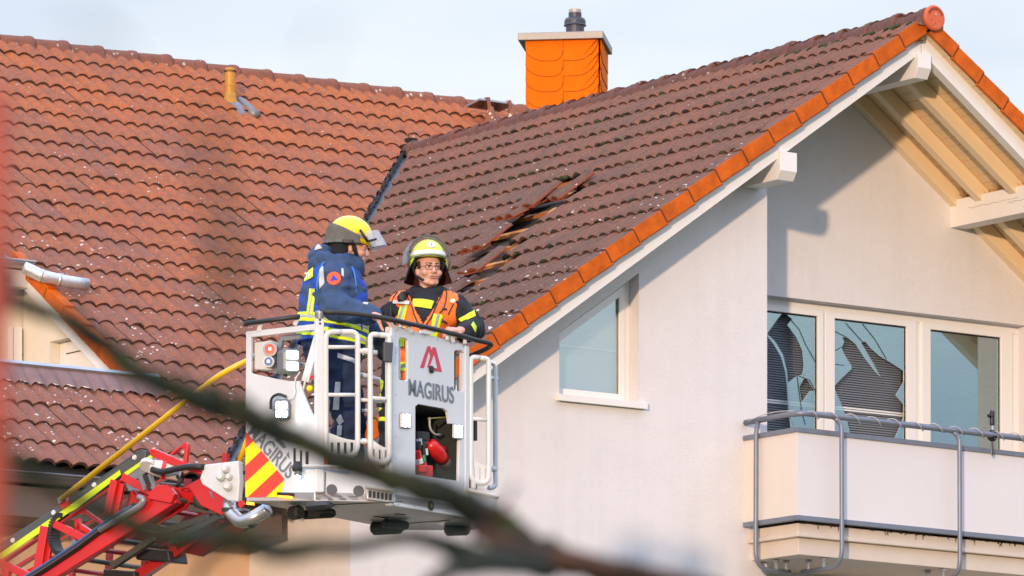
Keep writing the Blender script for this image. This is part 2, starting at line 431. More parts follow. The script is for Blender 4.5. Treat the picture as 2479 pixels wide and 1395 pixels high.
# vent pipe through the main roof
vb = onplane(572, 243, P0+NA*.02, NA)
vent = empty('vent_pipe', vb - Vector((XA, YF, 0)), 0, parent=house, label='mustard-yellow plastic vent pipe with grey flashing')
must = mat('mustard_plastic', (.50,.24,.02), .45, var=.2, vscale=14)
bm = bmesh.new(); top = onplane(554, 165, vb+Vector((-.02,0,0)), (0,1,0)) ; hgt = top.z - vb.z
lathe(bm, [(.052,-.06),(.052,hgt-.02),(.046,hgt),(.03,hgt+.003)], (-.07,0,0), seg=20)
lathe(bm, [(.0525,.12),(.0545,.125),(.0545,.135),(.0525,.14)], (-.07,0,0), seg=20)
link('pipe', bm, must, vent, smooth=False)
bm = bmesh.new()
for k in range(22):
    an = 2*math.pi*k/22; box(bm, (-.07+.0525*math.cos(an), .0525*math.sin(an), hgt-.032), (.006,.006,.022))
link('vent_slot', bm, dark, vent)
bm = bmesh.new(); lathe(bm, [(.09,-.09),(.078,-.04),(.056,.03),(.0545,.06)], (-.07,0,0), seg=20); link('collar', bm, must, vent, smooth=True)
greyp = mat('grey_flashing', (.20,.20,.22), .45, .2, var=.2, vscale=10)
bm = bmesh.new()
bmesh.ops.create_icosphere(bm, subdivisions=3, radius=1)
for v in bm.verts: v.co = Vector((v.co.x*.095-.05, v.co.y*.15-.06, v.co.z*.06-.085+v.co.y*.10))
for sx in (.07,):
    tube(bm, [Vector((sx,.05,.02)), Vector((sx+.0,-.10,-.085)), Vector((sx,-.24,-.18))], [.035,.045,.05], 12)
link('flashing', bm, greyp, vent, smooth=True)

# small roof panel with brackets near the right end of the main ridge
q0 = onplane(1186, 268, P0+NA*.13, NA)
sp = empty('solar_panel', q0 - Vector((XA, YF, 0)), 0, parent=house, label='small framed panel on terracotta brackets near the ridge')
bm = bmesh.new(); M = Matrix.Rotation(R(-9), 3, 'X')
box(bm, (0,0,.055), (.42,.24,.022), M); link('frame', bm, zinc, sp, bevel=.003)
bm = bmesh.new(); box(bm, (0,0,.055), (.39,.21,.026), M); link('glass', bm, mat('panel_cells', (.03,.035,.06), .2), sp)
for sx in (-.11, .15):
    bm = bmesh.new()
    beam(bm, (sx,-.16,-.10), (sx,-.125,.10), .035, .018, (0,0,1)); beam(bm, (sx,-.13,.09), (sx,-.08,.10), .035,.014)
    lathe(bm, [(.075,-.17),(.055,-.09),(.022,.0)], (sx,-.17,0), seg=14)
    link('bracket', bm, TA, sp, bevel=.004)

# ================= CUT-IN TERRACE in the main roof (left)
term = empty('roof_terrace', (0,0,0), 0, parent=house, label='roof terrace cut into the main slope, with cream walls')
term.location = Vector((XO, YO0, 7.7)) - Vector((XA, YF, 0)); TI = Matrix.Translation((-XO, -YO0, -7.7))
def TT(name, bm, m, parent=None, **k):
    bm.transform(TI); bm.normal_update(); return link(name, bm, m, parent or term, **k)
def zA(y): return P0.z + T*(y-P0.y)
# cheek wall (faces left), with a window recess
XW = XO + .05
cw0 = onax(120.4, 828, 0, XW); cw1 = onax(186, 812, 0, XW)
outer = [(YO0-.1, 6.9), (YO1+.1, 6.9), (YO1+.1, zA(YO1)-.12), (YO0-.1, zA(YO0)-.2)]
yl, yr = cw0.y, max(cw1.y-.35, YO0-.05)
hole = [(yr, 7.0), (yl, 7.0), (yl, cw0.z), (yr, cw0.z)]
bm = bmesh.new(); panel_with_holes(bm, outer, [], lambda a, b: Vector((XW+.12, a, b)), (.06,0,0))
TT('wall', bm, cream)
bm = bmesh.new()
hz = cw0.z
poly = [(YO0-.1, 6.9), (yr, 6.9), (yr, hz), (yl, hz), (yl, 6.9), (YO1+.1, 6.9), (YO1+.1, zA(YO1)-.12), (YO0-.1, zA(YO0)-.2)]
# build the recess as L-shaped plates
prism(bm, [Vector((XW, a, b)) for a, b in [(yl,6.9),(YO1+.1,6.9),(YO1+.1,zA(YO1+.1)-.12),(yl,zA(yl)-.15)]], (.12,0,0))
yq = P0.y + (hz+.15-P0.z)/T
prism(bm, [Vector((XW, a, b)) for a, b in [(yq,hz),(yl,hz),(yl,zA(yl)-.15)]], (.12,0,0))
TT('wall', bm, cream)
wn = empty('window', (0,0,0), 0, parent=term)
bm = bmesh.new(); fx = XW+.10
f1 = onax(149, 860, 0, fx); f2 = onax(196, 848, 0, fx)
span(bm, (fx, yl-.09, 7.0), (fx+.03, yl-.002, hz)); span(bm, (fx, yq+.02, hz-.1), (fx+.03, yl-.092, hz-.002)); 
TT('frame', bm, pvc, wn, bevel=.004)
bm = bmesh.new(); prism(bm, [Vector((fx+.012, a, b)) for a, b in ((YO0,7.0),(f1.y,7.0),(f1.y,f1.z),(P0.y+(f1.z+.16-P0.z)/T,f1.z),(YO0,zA(YO0)-.16))], (.008,0,0)); TT('pane', bm, pvc, wn)
bm = bmesh.new(); span(bm, (fx+.008, f1.y, 7.0), (fx+.011, f1.y+.012, f1.z)); span(bm, (fx+.008, f2.y, f1.z), (fx+.011, f1.y+.012, f1.z+.01)); TT('seal', bm, dark, wn)
# rear wall with tall window frame
bm = bmesh.new(); span(bm, (19.0, YO1+.12, 6.5), (XW+.1, YO1+.3, zA(YO1)-.1)); TT('wall', bm, cream)
bm = bmesh.new()
for xx, ww in ((onax(24,800,1,YO1+.1).x, .03), (onax(36,800,1,YO1+.1).x, .05), (onax(46,800,1,YO1+.1).x, .03)):
    span(bm, (xx-ww/2, YO1+.07, 6.6), (xx+ww/2, YO1+.118, zA(YO1)-.55))
TT('window_frame', bm, pvc, bevel=.004)
# fascia beam across the top, gutter
bm = bmesh.new(); g0 = onax(18, 660, 1, YO1-.15); g1 = onax(92, 662, 1, YO1-.15); g2 = onax(92, 700, 1, YO1-.15)
span(bm, (19.0, YO1-.15, g2.z), (g1.x, YO1-.05, g1.z+.01)); TT('fascia', bm, wpaint, bevel=.004)
bm = bmesh.new(); gl = onax(86, 634, 1, YO1-.27)
tube(bm, [(19.0, YO1-.27, gl.z), (gl.x, YO1-.27, gl.z)], .010, 8)
ring = [Vector((0, math.cos(a)*.06, math.sin(a)*.06)) for a in [math.pi+math.pi*k/8 for k in range(9)]]
for a, b in zip(ring, ring[1:]):
    q = [Vector((19.0, YO1-.21, gl.z)), Vector((gl.x, YO1-.21, gl.z))]
    bm.faces.new([bm.verts.new(p) for p in (q[0]+a, q[1]+a, q[1]+b, q[0]+b)])
TT('gutter', bm, zinc)
# pale downpipe lying on the tiles
d = [onplane(u, v, P0+NA*.11, NA) for u, v in ((58,648),(75,655),(100,668),(150,680),(212,690))]
d = fillet(d, .12, 6)
bm = bmesh.new(); tube(bm, d, .053, 16)
for i in (len(d)//2, len(d)//2+6): tube(bm, [d[i]-(d[i+1]-d[i]).normalized()*.012, d[i]+(d[i+1]-d[i]).normalized()*.012], .056, 16)
TT('downpipe', bm, alu, smooth=True)
# white sloping board and orange verge tiles at the cut edge
bm = bmesh.new()
def PC(y, n): return Vector((XO-.05, y, zA(y))) + NA*n
prism(bm, [PC(YO1-.02, -.05), PC(YO0-.02, -.05), PC(YO0-.02, -.17), PC(YO1-.02, -.17)], (.10,0,0)); TT('edge_board', bm, wpaint, bevel=.004)
y = YO1+.02; 
for k in range(7):
    bm = bmesh.new(); ya = YO1+.10 - k*.283; yb_ = ya-.30
    prism(bm, [PC(ya, .035), PC(yb_, .055), PC(yb_, -.062), PC(ya, -.066)], (.022,0,0))
    prism(bm, [PC(ya, .035)+Vector((.0221,0,0)), PC(yb_, .055)+Vector((.0221,0,0)), PC(yb_, .035)+Vector((.0221,0,0)), PC(ya, .015)+Vector((.0221,0,0))], (.07,0,0))
    bmesh.ops.translate(bm, verts=bm.verts[:], vec=(-.03,0,0))
    TT('verge_tile', bm, orange, bevel=.006)
# flashing apron below the opening with scalloped lower edge
bm = bmesh.new(); nse = 60
x0, x1 = 20.6, 23.6
pr0 = []
for k in range(241):
    xx = x0 + (x1-x0)*k/240; ph = ((xx-OA.x)/.15) % 1; h = hprof(ph)
    yb2 = YO0 - .17 - .03*noise.noise(Vector((xx*2.1, 0, 5))) + .015*math.sin(2*math.pi*ph)
    pr0.append((bm.verts.new(PA(xx, YO0+.02, .065)), bm.verts.new(PA(xx, YO0-.06, .045+h*.3)), bm.verts.new(PA(xx, yb2, .012+h*1.05-.02))))
for a, b in zip(pr0, pr0[1:]):
    for i in (0, 1): bm.faces.new((a[i], b[i], b[i+1], a[i+1]))
apron = mat('apron_lead', (.24,.13,.11), .6, .2, var=.25, vscale=6, bump=.3, bscale=12)
TT('apron_flashing', bm, apron, smooth=True)
bm = bmesh.new(); beam(bm, PA(x0, YO0+.03, .075), PA(x1+.02, YO0+.03, .075), .05, .02, NA); TT('capping', bm, zinc)

# ---- eave gutter, soffit and peach wall of the main wing
bm = bmesh.new(); gg = onax(206, 1157, 1, 35.66); gx0, gx1 = 19.0, 23.6
tube(bm, [(gx0, 35.62, gg.z), (gx1, 35.62, gg.z)], .011, 8)
ring = [Vector((0, math.cos(a)*.075, math.sin(a)*.075)) for a in [math.pi+math.pi*k/10 for k in range(11)]]
for a, b in zip(ring, ring[1:]):
    q = [Vector((gx0, 35.695, gg.z)), Vector((gx1, 35.695, gg.z))]
    bm.faces.new([bm.verts.new(p) for p in (q[0]+a, q[1]+a, q[1]+b, q[0]+b)])
H('gutter', bm, mat('brown_gutter', (.14,.12,.12), .4, .5, var=.1))
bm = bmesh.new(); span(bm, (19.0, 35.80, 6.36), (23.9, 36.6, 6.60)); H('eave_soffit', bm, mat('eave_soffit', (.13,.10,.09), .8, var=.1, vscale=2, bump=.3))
bm = bmesh.new(); span(bm, (17.0, 36.5, 0), (24.048, 36.8, 6.9)); H('wall', bm, peach, label='peach-coloured wall below the main roof eave')

# ================= WING ROOF (gable towards us)
NB = Vector((-T, 0, 1)).normalized(); WB = Vector((-CP, 0, -SP)); UB = Vector((0, 1, 0))
YV = YF - .56
OB = Vector((XA, YV, RZ)) - NB*.035
holes = {(6,8),(6,9),(7,7),(7,8),(8,7),(9,7),(9,8),(10,6),(10,7),(11,5),(11,6),(12,5),(8,8)}
slip = {(7,8),(8,8),(9,8),(8,7)}
def keepB(r, c):
    x0 = XA - CP*(r*.343); y0 = YV + c*.30
    if (r, c) in holes: return False
    return y0 < 42.2 and x0 > y0 - 12.538 - .15
nrB = 23
bm = bmesh.new(); tilefield(bm, OB + UB*.08, UB, WB, NB, (0, nrB), (0, 26), keepB, seed=9)
bmesh.ops.bisect_plane(bm, geom=bm.faces[:]+bm.edges[:]+bm.verts[:], plane_co=Vector((29.621+.085, 42.159, 0)), plane_no=vn, clear_inner=True)
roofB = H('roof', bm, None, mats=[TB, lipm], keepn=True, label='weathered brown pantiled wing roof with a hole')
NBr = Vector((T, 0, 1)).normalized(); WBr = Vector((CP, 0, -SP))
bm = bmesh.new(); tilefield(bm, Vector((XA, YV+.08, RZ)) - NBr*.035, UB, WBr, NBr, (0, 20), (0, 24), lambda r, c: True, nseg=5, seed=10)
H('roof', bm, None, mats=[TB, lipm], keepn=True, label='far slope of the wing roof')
# undersides: battens, boards inside the hole
def PB(w_, y, d=0): return Vector((XA, y, RZ)) + WB*w_ + NB*d
bm = bmesh.new()
prism(bm, [PB(.1, YF+.1, -.10), PB(.1, 42.0, -.10), PB(7.5, 36.2, -.10), PB(7.5, YF+.1, -.10)], -NB*.03)
H('underlay', bm, mat('sarking', (.09,.055,.035), .9, var=.4, vscale=5), roofB)
batm = mat('batten_wood', (.62,.25,.07), .8, var=.3, vscale=8)
for r in range(5, 14):
    bm = bmesh.new(); beam(bm, PB(r*.343+.30, 35.6, -.055), PB(r*.343+.30, 38.0, -.055), .05, .028, NB); H('batten', bm, batm, roofB)
bm = bmesh.new(); beam(bm, PB(3.5, 36.55, -.05), PB(2.75, 36.75, -.02), .05, .03, NB); H('batten', bm, batm, roofB, label='snapped batten lying across the hole')

# moss below the tile noses
rm = random.Random(21); bm = bmesh.new(); bmg = bmesh.new()
for r in range(nrB-1):
    for k in range(52):
        if not keepB(r, k//2) : continue
        y = OB.y + .08 + k*.15 + .075 + rm.gauss(0,.008)
        p = OB + UB*(y-OB.y) + WB*((r+1)*.343+.006) + NB*.050
        if p.x < p.y - 12.38: continue
        up_ = r < 1
        if rm.random() < (.86 if not up_ else .3):
            clump(bm if rm.random() < .78 else bmg, p, rm.uniform(.016, .029), NB, .75, rm)
        if rm.random() < .06: clump(bmg, p + UB*.06, rm.uniform(.018,.03), NB, .8, rm)
for k in range(40):
    y = YV + rm.random()*2.2; clump(bmg, PB(.14+rm.random()*.05, y, .02), rm.uniform(.012,.03), NB, .5, rm)
o = H('moss', bm, mossd, roofB, smooth=True, label='dark moss cushions under the tile noses'); o['kind'] = 'stuff'
o = H('moss', bmg, moss, roofB, smooth=True, label='green moss cushions between the tiles'); o['kind'] = 'stuff'
# ridge tiles
y = YV - .02; i = 0
while y < 42.3:
    b1 = bmesh.new(); j = rt.gauss(0, .004)
    ridge_tile(b1, (XA, y+.40, RZ-.045+j), (XA, y, RZ-.033+j), .088, .098)
    H('ridge_tile', b1, TR, roofB, smooth=True); y += .36; i += 1
bm = bmesh.new()
for k in range(52):
    yc = OB.y + .08 + .075 + k*.15
    for q in range(9):
        an = -1.15+q*.29
        p = OB + UB*(yc-OB.y+math.sin(an)*.058) + NB*(.012+math.cos(an)*.030) + WB*.085
        beam(bm, p, p + WB*.045 - NB*.004, .007, .006, NB)
H('ridge_comb', bm, ochre, roofB)
# round end cap of the ridge
bm = bmesh.new(); cc = Vector((XA+.03, YV-.045, RZ-.03))
AX = Matrix.Rotation(R(90), 3, 'X')
lathe(bm, [(.108,-.02),(.112,.0),(.108,.012),(.095,.018)], cc, AX, 36)
for v in bm.verts:
    if v.co.z < cc.z: v.co.z = cc.z + (v.co.z-cc.z)*.95
o = H('ridge_end_cap', bm, redcap, roofB)
bm = bmesh.new()
for rr_ in (.088, .079, .070):
    n = int(rr_*230)
    for k in range(n):
        an = R(25) + R(130)*k/(n-1); lathe(bm, [(.0028,0),(.0028,.004)], cc+Vector((math.cos(an)*rr_, -.0175, math.sin(an)*rr_)), AX, 6)
for dx, dz in ((-.045,-.02),(.04,-.025),(0,-.045),(-.02,-.06)): lathe(bm, [(.003,0),(.003,.004)], cc+Vector((dx,-.0175,dz)), AX, 6)
H('vent_hole', bm, dark, roofB)
bm = bmesh.new(); lathe(bm, [(.008,0),(.008,.006)], cc+Vector((0,-.018,.03)), AX, 10); H('screw', bm, alu, roofB)

# verge tiles (left slope, then right)
def verge(k, side):
    wd = WB if side < 0 else WBr; nn = NB if side < 0 else NBr
    w0 = .03 + k*.343 if side < 0 else .06 + k*.343; w1 = w0 + .352
    def Q(w_, n_, y_): return Vector((XA, y_, RZ)) + wd*w_ + nn*n_
    yy = YV; b1 = bmesh.new()
    zt0, zt1 = .006, .022      # top of the lip above roof plane
    h = .137
    prism(b1, [Q(w0, zt0, yy), Q(w1, zt1, yy), Q(w1, zt1-h, yy), Q(w0, zt0-h-.0, yy)], (0,.02,0))
    prism(b1, [Q(w0, zt0+.002, yy+.004), Q(w1, zt1+.002, yy+.004), Q(w1, zt1-.018, yy+.0201), Q(w0, zt0-.018, yy+.0201)], (0,.12,0), mi=1)
    prism(b1, [Q(w1-.002, zt1-.004, yy-.0015), Q(w1+.009, zt1-.010, yy-.0015), Q(w1+.009, zt1-h+.004, yy-.0015), Q(w1-.002, zt1-h+.004, yy-.0015)], (0,.015,0), mi=2)
    prism(b1, [Q(w0+.01, zt0-h+.012, yy-.0008), Q(w1-.003, zt1-h+.010, yy-.0008), Q(w1-.003, zt1-h+.003, yy-.0008), Q(w0+.01, zt0-h+.003, yy-.0008)], (0,.01,0), mi=2)
    H('verge_tile', b1, None, roofB, bevel=.003, mats=[orange, TB, mat('joint_dirt', (.085,.03,.012), .9)])
for sd, wd_, nn_, ln_ in ((-1, WB, NB, 7.6), (1, WBr, NBr, 5.0)):
    bm = bmesh.new(); Q0 = Vector((XA, YV+.005, RZ)); prism(bm, [Q0+wd_*.05+nn_*.0, Q0+wd_*ln_+nn_*.0, Q0+wd_*ln_-nn_*.12, Q0+wd_*.05-nn_*.12], (0,.008,0)); H('verge_backing', bm, dark, roofB)
for k in range(22): verge(k, -1)
for k in range(14): verge(k, 1)
bm = bmesh.new(); box(bm, (XA-.09, YV+.045, RZ-.15), (.16,.06,.14)); box(bm, (XA+.13, YV+.05, RZ-.10), (.14,.06,.14)); H('mortar', bm, mat('mortar', (.22,.12,.07), .9, var=.3, vscale=20, bump=.6), roofB, bevel=.02)

# verge boards, rafters
TB_ = .15
def rafter(y0, y1, side, x_end, hgt=TB_, dz=0):
    b1 = bmesh.new(); sg = side
    xs = XA + sg*.0; xe = x_end
    prism(b1, [Vector((xs, y0, zb(xs)+dz)), Vector((xe, y0, zb(xe)+dz)), Vector((xe, y0, zb(xe)+dz+hgt)), Vector((xs, y0, zb(xs)+dz+hgt))], (0, y1-y0, 0))
    return b1
H('verge_board', rafter(YF-.47, YF-.38, -1, 24.6, .17), wpaint, bevel=.004)
b1 = rafter(YF-.472, YF-.38, 1, 35.6, .19); bmesh.ops.translate(b1, verts=b1.verts[:], vec=(.012,0,0)); H('verge_board', b1, wpaint, bevel=.004)
for y in (34.99, 35.44, 35.775): H('rafter', rafter(y, y+.085, 1, 35.6, .15), rafm, bevel=.004)
for y in (34.99, 35.44, 35.775): H('rafter', rafter(y, y+.085, -1, 28.33 if y > 35 else 24.6, .15), wpaint, bevel=.004)
# soffit boarding with v-grooves, on both slopes, running front to back
for sg in (-1, 1):
    bm = bmesh.new(); wd = WB if sg < 0 else WBr; nn = NB if sg < 0 else NBr
    bz = ZA + .155
    for k in range(64):
        w0 = k*.098; w1 = w0+.094
        if sg < 0 and k > 70: break
        a = Vector((XA, YV+.022, bz)) + wd*w0; b = Vector((XA, YV+.022, bz)) + wd*w1
        prism(bm, [a, b, b+nn*.018, a+nn*.018], (0, YR-YV, 0))
    H('soffit', bm, soff)
    bm = bmesh.new(); a = Vector((XA, YV+.03, bz+.02)); prism(bm, [a, a+wd*6.2, a+wd*6.2+nn*.01, a+nn*.01], (0, YR-YV, 0)); H('soffit_backing', bm, mat('soffit_groove', (.30,.25,.20), .8))

# purlins
def purlin(x0, x1, zt, zf, zu, yb, yfr=34.53, ycut=34.58, label=None):
    b1 = bmesh.new()
    prism(b1, [Vector((x0, yfr, zt)), Vector((x0, yfr, zf)), Vector((x0, ycut, zu)), Vector((x0, yb, zu)), Vector((x0, yb, zt))], (x1-x0, 0, 0))
    return H('purlin', b1, wpaint, bevel=.004, label=label)
purlin(28.045, 28.225, 9.733, 9.574, 9.501, YF+.02, label='left purlin end below the verge')
purlin(29.555, 29.70, 10.735, 10.61, 10.525, YR+.02, label='apex purlin end')
purlin(31.07, 31.25, 9.815, 9.65, 9.575, YR+.02, label='right purlin with cracked white paint')
bm = bmesh.new(); rr = random.Random(4)       # cracks in the paint: thin dark slits following the grain
for z0, y0, y1 in ((9.715, 34.95, 35.62), (9.69, 34.7, 35.1), (9.625, 34.6, 34.9)):
    pts = [Vector((31.069, y0+(y1-y0)*k/14, z0 + .012*noise.noise(Vector((k*.7, z0*9, 0))))) for k in range(15)]
    tube(bm, pts, [.0012+.0012*abs(noise.noise(Vector((k*1.3, 2, z0)))) for k in range(15)], 5)
H('paint_crack', bm, mat('crack', (.28,.16,.09), .9))
bm = bmesh.new()     # dry twigs of an old nest lying on the right purlin
for k in range(150):
    y = 34.6 + rr.random()*1.25; p = Vector((31.07+rr.uniform(.0,.14), y, 9.815)); d_ = Vector((rr.gauss(0,.5), rr.gauss(0,.7), 1)).normalized()*rr.uniform(.04,.13)
    m_ = p+d_*.5+Vector((rr.gauss(0,.01), rr.gauss(0,.01), 0)); tube(bm, [p, m_, p+d_], .0016, 4)
tw = tag(link('bird_spikes', bm, mat('dry_wire', (.30,.20,.09), .8)), 'tangle of thin bird-deterrent wires on top of the right purlin', 'bird spikes')

# ---- walls of the wing
bm = bmesh.new()
def zs(x): return zb(x) + .16
wx0 = 24.049
win = [(26.127,7.60),(26.95,7.60),(26.95,8.678),(26.127,8.118)]
panel_with_holes(bm, [(wx0,0),(XC,0),(XC,zs(XC)),(wx0,zs(wx0))], [win], lambda a, b: Vector((a, YF, b)), (0,.24,0))
H('wall', bm, stucco, label='projecting white rough-cast gable wall')
bm = bmesh.new(); span(bm, (XC-.24, YF+.2401, 0), (XC, YR, zs(XC)-.02)); H('wall', bm, stucco)
XR = 32.33
bm = bmesh.new()
w2 = [(28.60,7.3),(31.971,7.3),(31.971,8.785),(28.60,8.785)]
panel_with_holes(bm, [(XC-.2,0),(XR+.2,0),(XR+.2,zs(XR+.2)),(XA,zs(XA)),(XC-.2,zs(XC-.2))], [w2], lambda a, b: Vector((a, YR, b)), (0,.24,0))
H('wall', bm, stucco, label='recessed white wall of the loggia above the balcony')
bm = bmesh.new(); prism(bm, [Vector((x, YF, z)) for x, z in ((XR,0),(35.2,0),(35.2,zs(35.2)),(XR,zs(XR)))], (0,.24,0)); span(bm, (XR, YF+.2401, 0), (XR+.24, YR, zs(XR)-.2)); H('wall', bm, stucco, label='right projecting gable wall')
bm = bmesh.new(); span(bm, (wx0, YF+.2402, 0), (wx0+.24, 41, zs(wx0)-.02)); H('wall', bm, stucco)
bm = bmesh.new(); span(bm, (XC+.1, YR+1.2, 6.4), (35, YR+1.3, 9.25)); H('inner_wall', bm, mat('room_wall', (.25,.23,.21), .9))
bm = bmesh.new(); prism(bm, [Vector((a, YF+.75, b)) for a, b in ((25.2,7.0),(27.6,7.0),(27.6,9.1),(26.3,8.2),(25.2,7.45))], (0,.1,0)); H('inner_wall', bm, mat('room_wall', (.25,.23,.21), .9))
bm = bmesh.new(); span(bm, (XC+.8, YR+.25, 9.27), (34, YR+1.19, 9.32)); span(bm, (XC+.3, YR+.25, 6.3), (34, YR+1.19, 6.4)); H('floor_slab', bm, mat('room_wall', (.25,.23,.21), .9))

# ---- window glass: coated double glazing
def glass_mat(name, tint, refl):
    m = bpy.data.materials.new(name); m.use_nodes = True; N = m.node_tree; N.nodes.clear()
    o = N.nodes.new("ShaderNodeOutputMaterial"); mixs = N.nodes.new("ShaderNodeMixShader"); tr = N.nodes.new("ShaderNodeBsdfTransparent"); gl = N.nodes.new("ShaderNodeBsdfGlossy")
    gl.inputs['Roughness'].default_value = .015; gl.inputs['Color'].default_value = (*tint, 1); tr.inputs['Color'].default_value = (.88,.93,.92,1); mixs.inputs[0].default_value = refl
    N.links.new(tr.outputs[0], mixs.inputs[1]); N.links.new(gl.outputs[0], mixs.inputs[2]); N.links.new(mixs.outputs[0], o.inputs[0]); MATS[name] = m; return m
glass = glass_mat('window_glass', (.70,.88,.92), .34)
blindm = mat('grey_blind', (.27,.30,.35), .5, .2)
blindl = mat('light_blind', (.80,.81,.82), .5, .1)

# small trapezoid window
sw = empty('window', Vector((26.5, YF, 7.6))-Vector((XA,YF,0)), 0, parent=house, label='small sloping-topped window with pale blind in the gable wall')
SI = Matrix.Translation((-26.5, -YF, -7.6))
def SW(name, bm, m, **k):
    bm.transform(SI); return link(name, bm, m, sw, **k)
yw = YF+.13
def inset(poly, d):
    n = len(poly); out_ = []
    for i in range(n):
        p0, p1, p2 = [Vector(poly[(i+k) % n]) for k in (-1,0,1)]
        a = (p1-p0).normalized(); b = (p2-p1).normalized(); na = Vector((-a.y, a.x)); nb = Vector((-b.y, b.x))
        t = na+nb; k = d/(t.dot(na)) if abs(t.dot(na)) > 1e-6 else d
        out_.append(tuple(p1 + t*k))
    return out_
wo = [(26.10,7.56),(26.95,7.56),(26.95,8.70),(26.10,8.12)]
def fr(outer, d, y, t):
    b = bmesh.new(); panel_with_holes(b, outer, [inset(outer, d)], lambda a, c: Vector((a, y, c)), (0,t,0)); return b
SW('frame', fr(wo, .075, yw, .06), pvc, bevel=.005)
SW('sash', fr(inset(wo, .055), .062, yw-.015, .05), pvc, bevel=.006)
gi = inset(wo, .112)
b = bmesh.new(); prism(b, [Vector((a, yw+.012, c)) for a, c in inset(wo,.11)], (0,.004,0)); SW('pane', b, glass_mat('small_window_glass', (.92,.98,1.0), .32))
b = bmesh.new(); panel_with_holes(b, inset(wo,.108), [inset(wo,.118)], lambda a, c: Vector((a, yw-.001, c)), (0,.01,0)); SW('seal', b, dark)
b = bmesh.new(); z = 7.66
while z < 8.62:
    xl = 26.12 if z < 8.16 else 26.12+(z-8.16)/.681
    if xl > 26.86: break
    box(b, ((xl+26.93)/2, yw+.06, z), (26.93-xl, .014, .0012), Matrix.Rotation(R(68), 3, 'X')); z += .0135
SW('blind', b, blindl)
b = bmesh.new(); span(b, (26.12, yw+.045, 8.03), (26.93, yw+.055, 8.05)); SW('blind_rail', b, blindl)
b = bmesh.new(); prism(b, [Vector((26.09, YF-.055, 7.545)), Vector((26.09, YF-.055, 7.60)), Vector((26.09, yw+.01, 7.625)), Vector((26.09, yw+.01, 7.57))], (.915,0,0)); SW('sill', b, wpaint, bevel=.004)

# big window band
bw = empty('window', Vector((30.4, YR, 7.3))-Vector((XA,YF,0)), 0, parent=house, label='three-part balcony window with two shattered panes')
BI = Matrix.Translation((-30.4, -YR, -7.3))
def BW(name, bm, m, **k):
    bm.transform(BI); return link(name, bm, m, bw, **k)
yb = YR+.12; ztop, zbot = 8.785, 6.5
b = bmesh.new()
span(b, (28.4, yb, 8.722), (31.975, yb+.07, 8.79))
for a_, b_ in ((29.66,29.725),(31.905,31.975),(30.755,30.835)): span(b, (a_, yb, zbot), (b_, yb+.07, 8.7215))
BW('frame', b, pvc, bevel=.004)
sashes = [(28.62,29.698),(29.712,30.766),(30.822,31.895)]
panes = [(28.70,29.632),(29.824,30.649),(30.927,31.756)]
for (s0,s1),(p0,p1) in zip(sashes, panes):
    b = bmesh.new(); zt = 8.735
    panel_with_holes(b, [(s0,zbot),(s1,zbot),(s1,zt),(s0,zt)], [[(p0,zbot+.1),(p1,zbot+.1),(p1,8.672),(p0,8.672)]], lambda a, c: Vector((a, yb-.02, c)), (0,.06,0)); BW('sash', b, pvc, bevel=.006)
    b = bmesh.new(); panel_with_holes(b, [(p0+.0,zbot+.1),(p1-.0,zbot+.1),(p1-.0,8.672),(p0+.0,8.672)], [[(p0+.012,zbot+.12),(p1-.012,zbot+.12),(p1-.012,8.66),(p0+.012,8.66)]], lambda a, c: Vector((a, yb+.004, c)), (0,.008,0)); BW('seal', b, dark)
    b = bmesh.new(); z = 6.75
    while z < 8.67:
        box(b, ((p0+p1)/2, yb+.10, z), (p1-p0+.06, .020, .0014), Matrix.Rotation(R(48), 3, 'X')); z += .021
    for q in (.2,.5,.8): box(b, (p0+(p1-p0)*q, yb+.09, 7.7), (.0015,.0015,1.9))
    BW('blind', b, blindm if p0 < 30.9 else mat('brown_blind', (.20,.17,.13), .5))
def gpx(u, v):     # crop pixel of the balcony view -> (x,z) on the pane plane
    p = onax(1780+u/1.951, 680+v/1.951, 1, yb+.01); return (p.x, p.z)
def shard(polys):
    for pl in polys:
        b = bmesh.new(); prism(b, [Vector((x_, yb+.006, z_)) for x_, z_ in [gpx(*p) for p in pl]], (0,.004,0)); tube(b, [Vector((x_, yb+.005, z_)) for x_, z_ in [gpx(*p) for p in pl]], .0016, 4, closed=True, mi=1); BW('pane', b, None, mats=[glass, mat('glass_edge_glint', (.50,.62,.62), .25)])  # pale edge tubes paint in the glint of broken glass
LB = 900
shard([[(60,145),(225,150),(205,172),(150,250),(60,300)],
       [(225,150),(386,160),(386,470),(372,520),(345,475),(312,440),(318,400),(312,330),(285,270),(243,210),(268,180)],
       [(150,250),(190,290),(225,350),(242,420),(247,480),(250,560),(262,640),(285,700),(300,LB),(120,LB),(150,LB),(150,800),(262,720),(255,650),(248,600),(243,500),(235,430),(215,360),(180,300),(150,262)],
       [(247,480),(300,445),(335,440),(300,500),(310,570),(270,600),(262,660),(252,640)],
       [(386,470),(386,LB),(300,LB),(262,660),(275,600),(315,570),(350,520),(372,520)]])
shard([[(468,180),(806,217),(806,440),(792,425),(755,400),(710,372),(680,355),(640,320),(612,285),(590,292),(568,300),(545,280),(520,262),(505,270),(512,290),(500,315),(468,350)],
       [(568,300),(592,292),(620,340),(650,390),(684,455),(660,430),(610,365)],
       [(468,350),(500,315),(512,345),(545,400),(548,415),(500,460),(468,495)],
       [(468,510),(490,560),(520,640),(540,720),(552,LB),(468,LB)],
       [(792,425),(806,440),(806,LB),(740,LB),(752,740),(775,690),(800,620),(790,580),(755,540),(780,500),(795,470)]])
shard([[(915,230),(1253,270),(1253,LB+60),(915,LB)]])
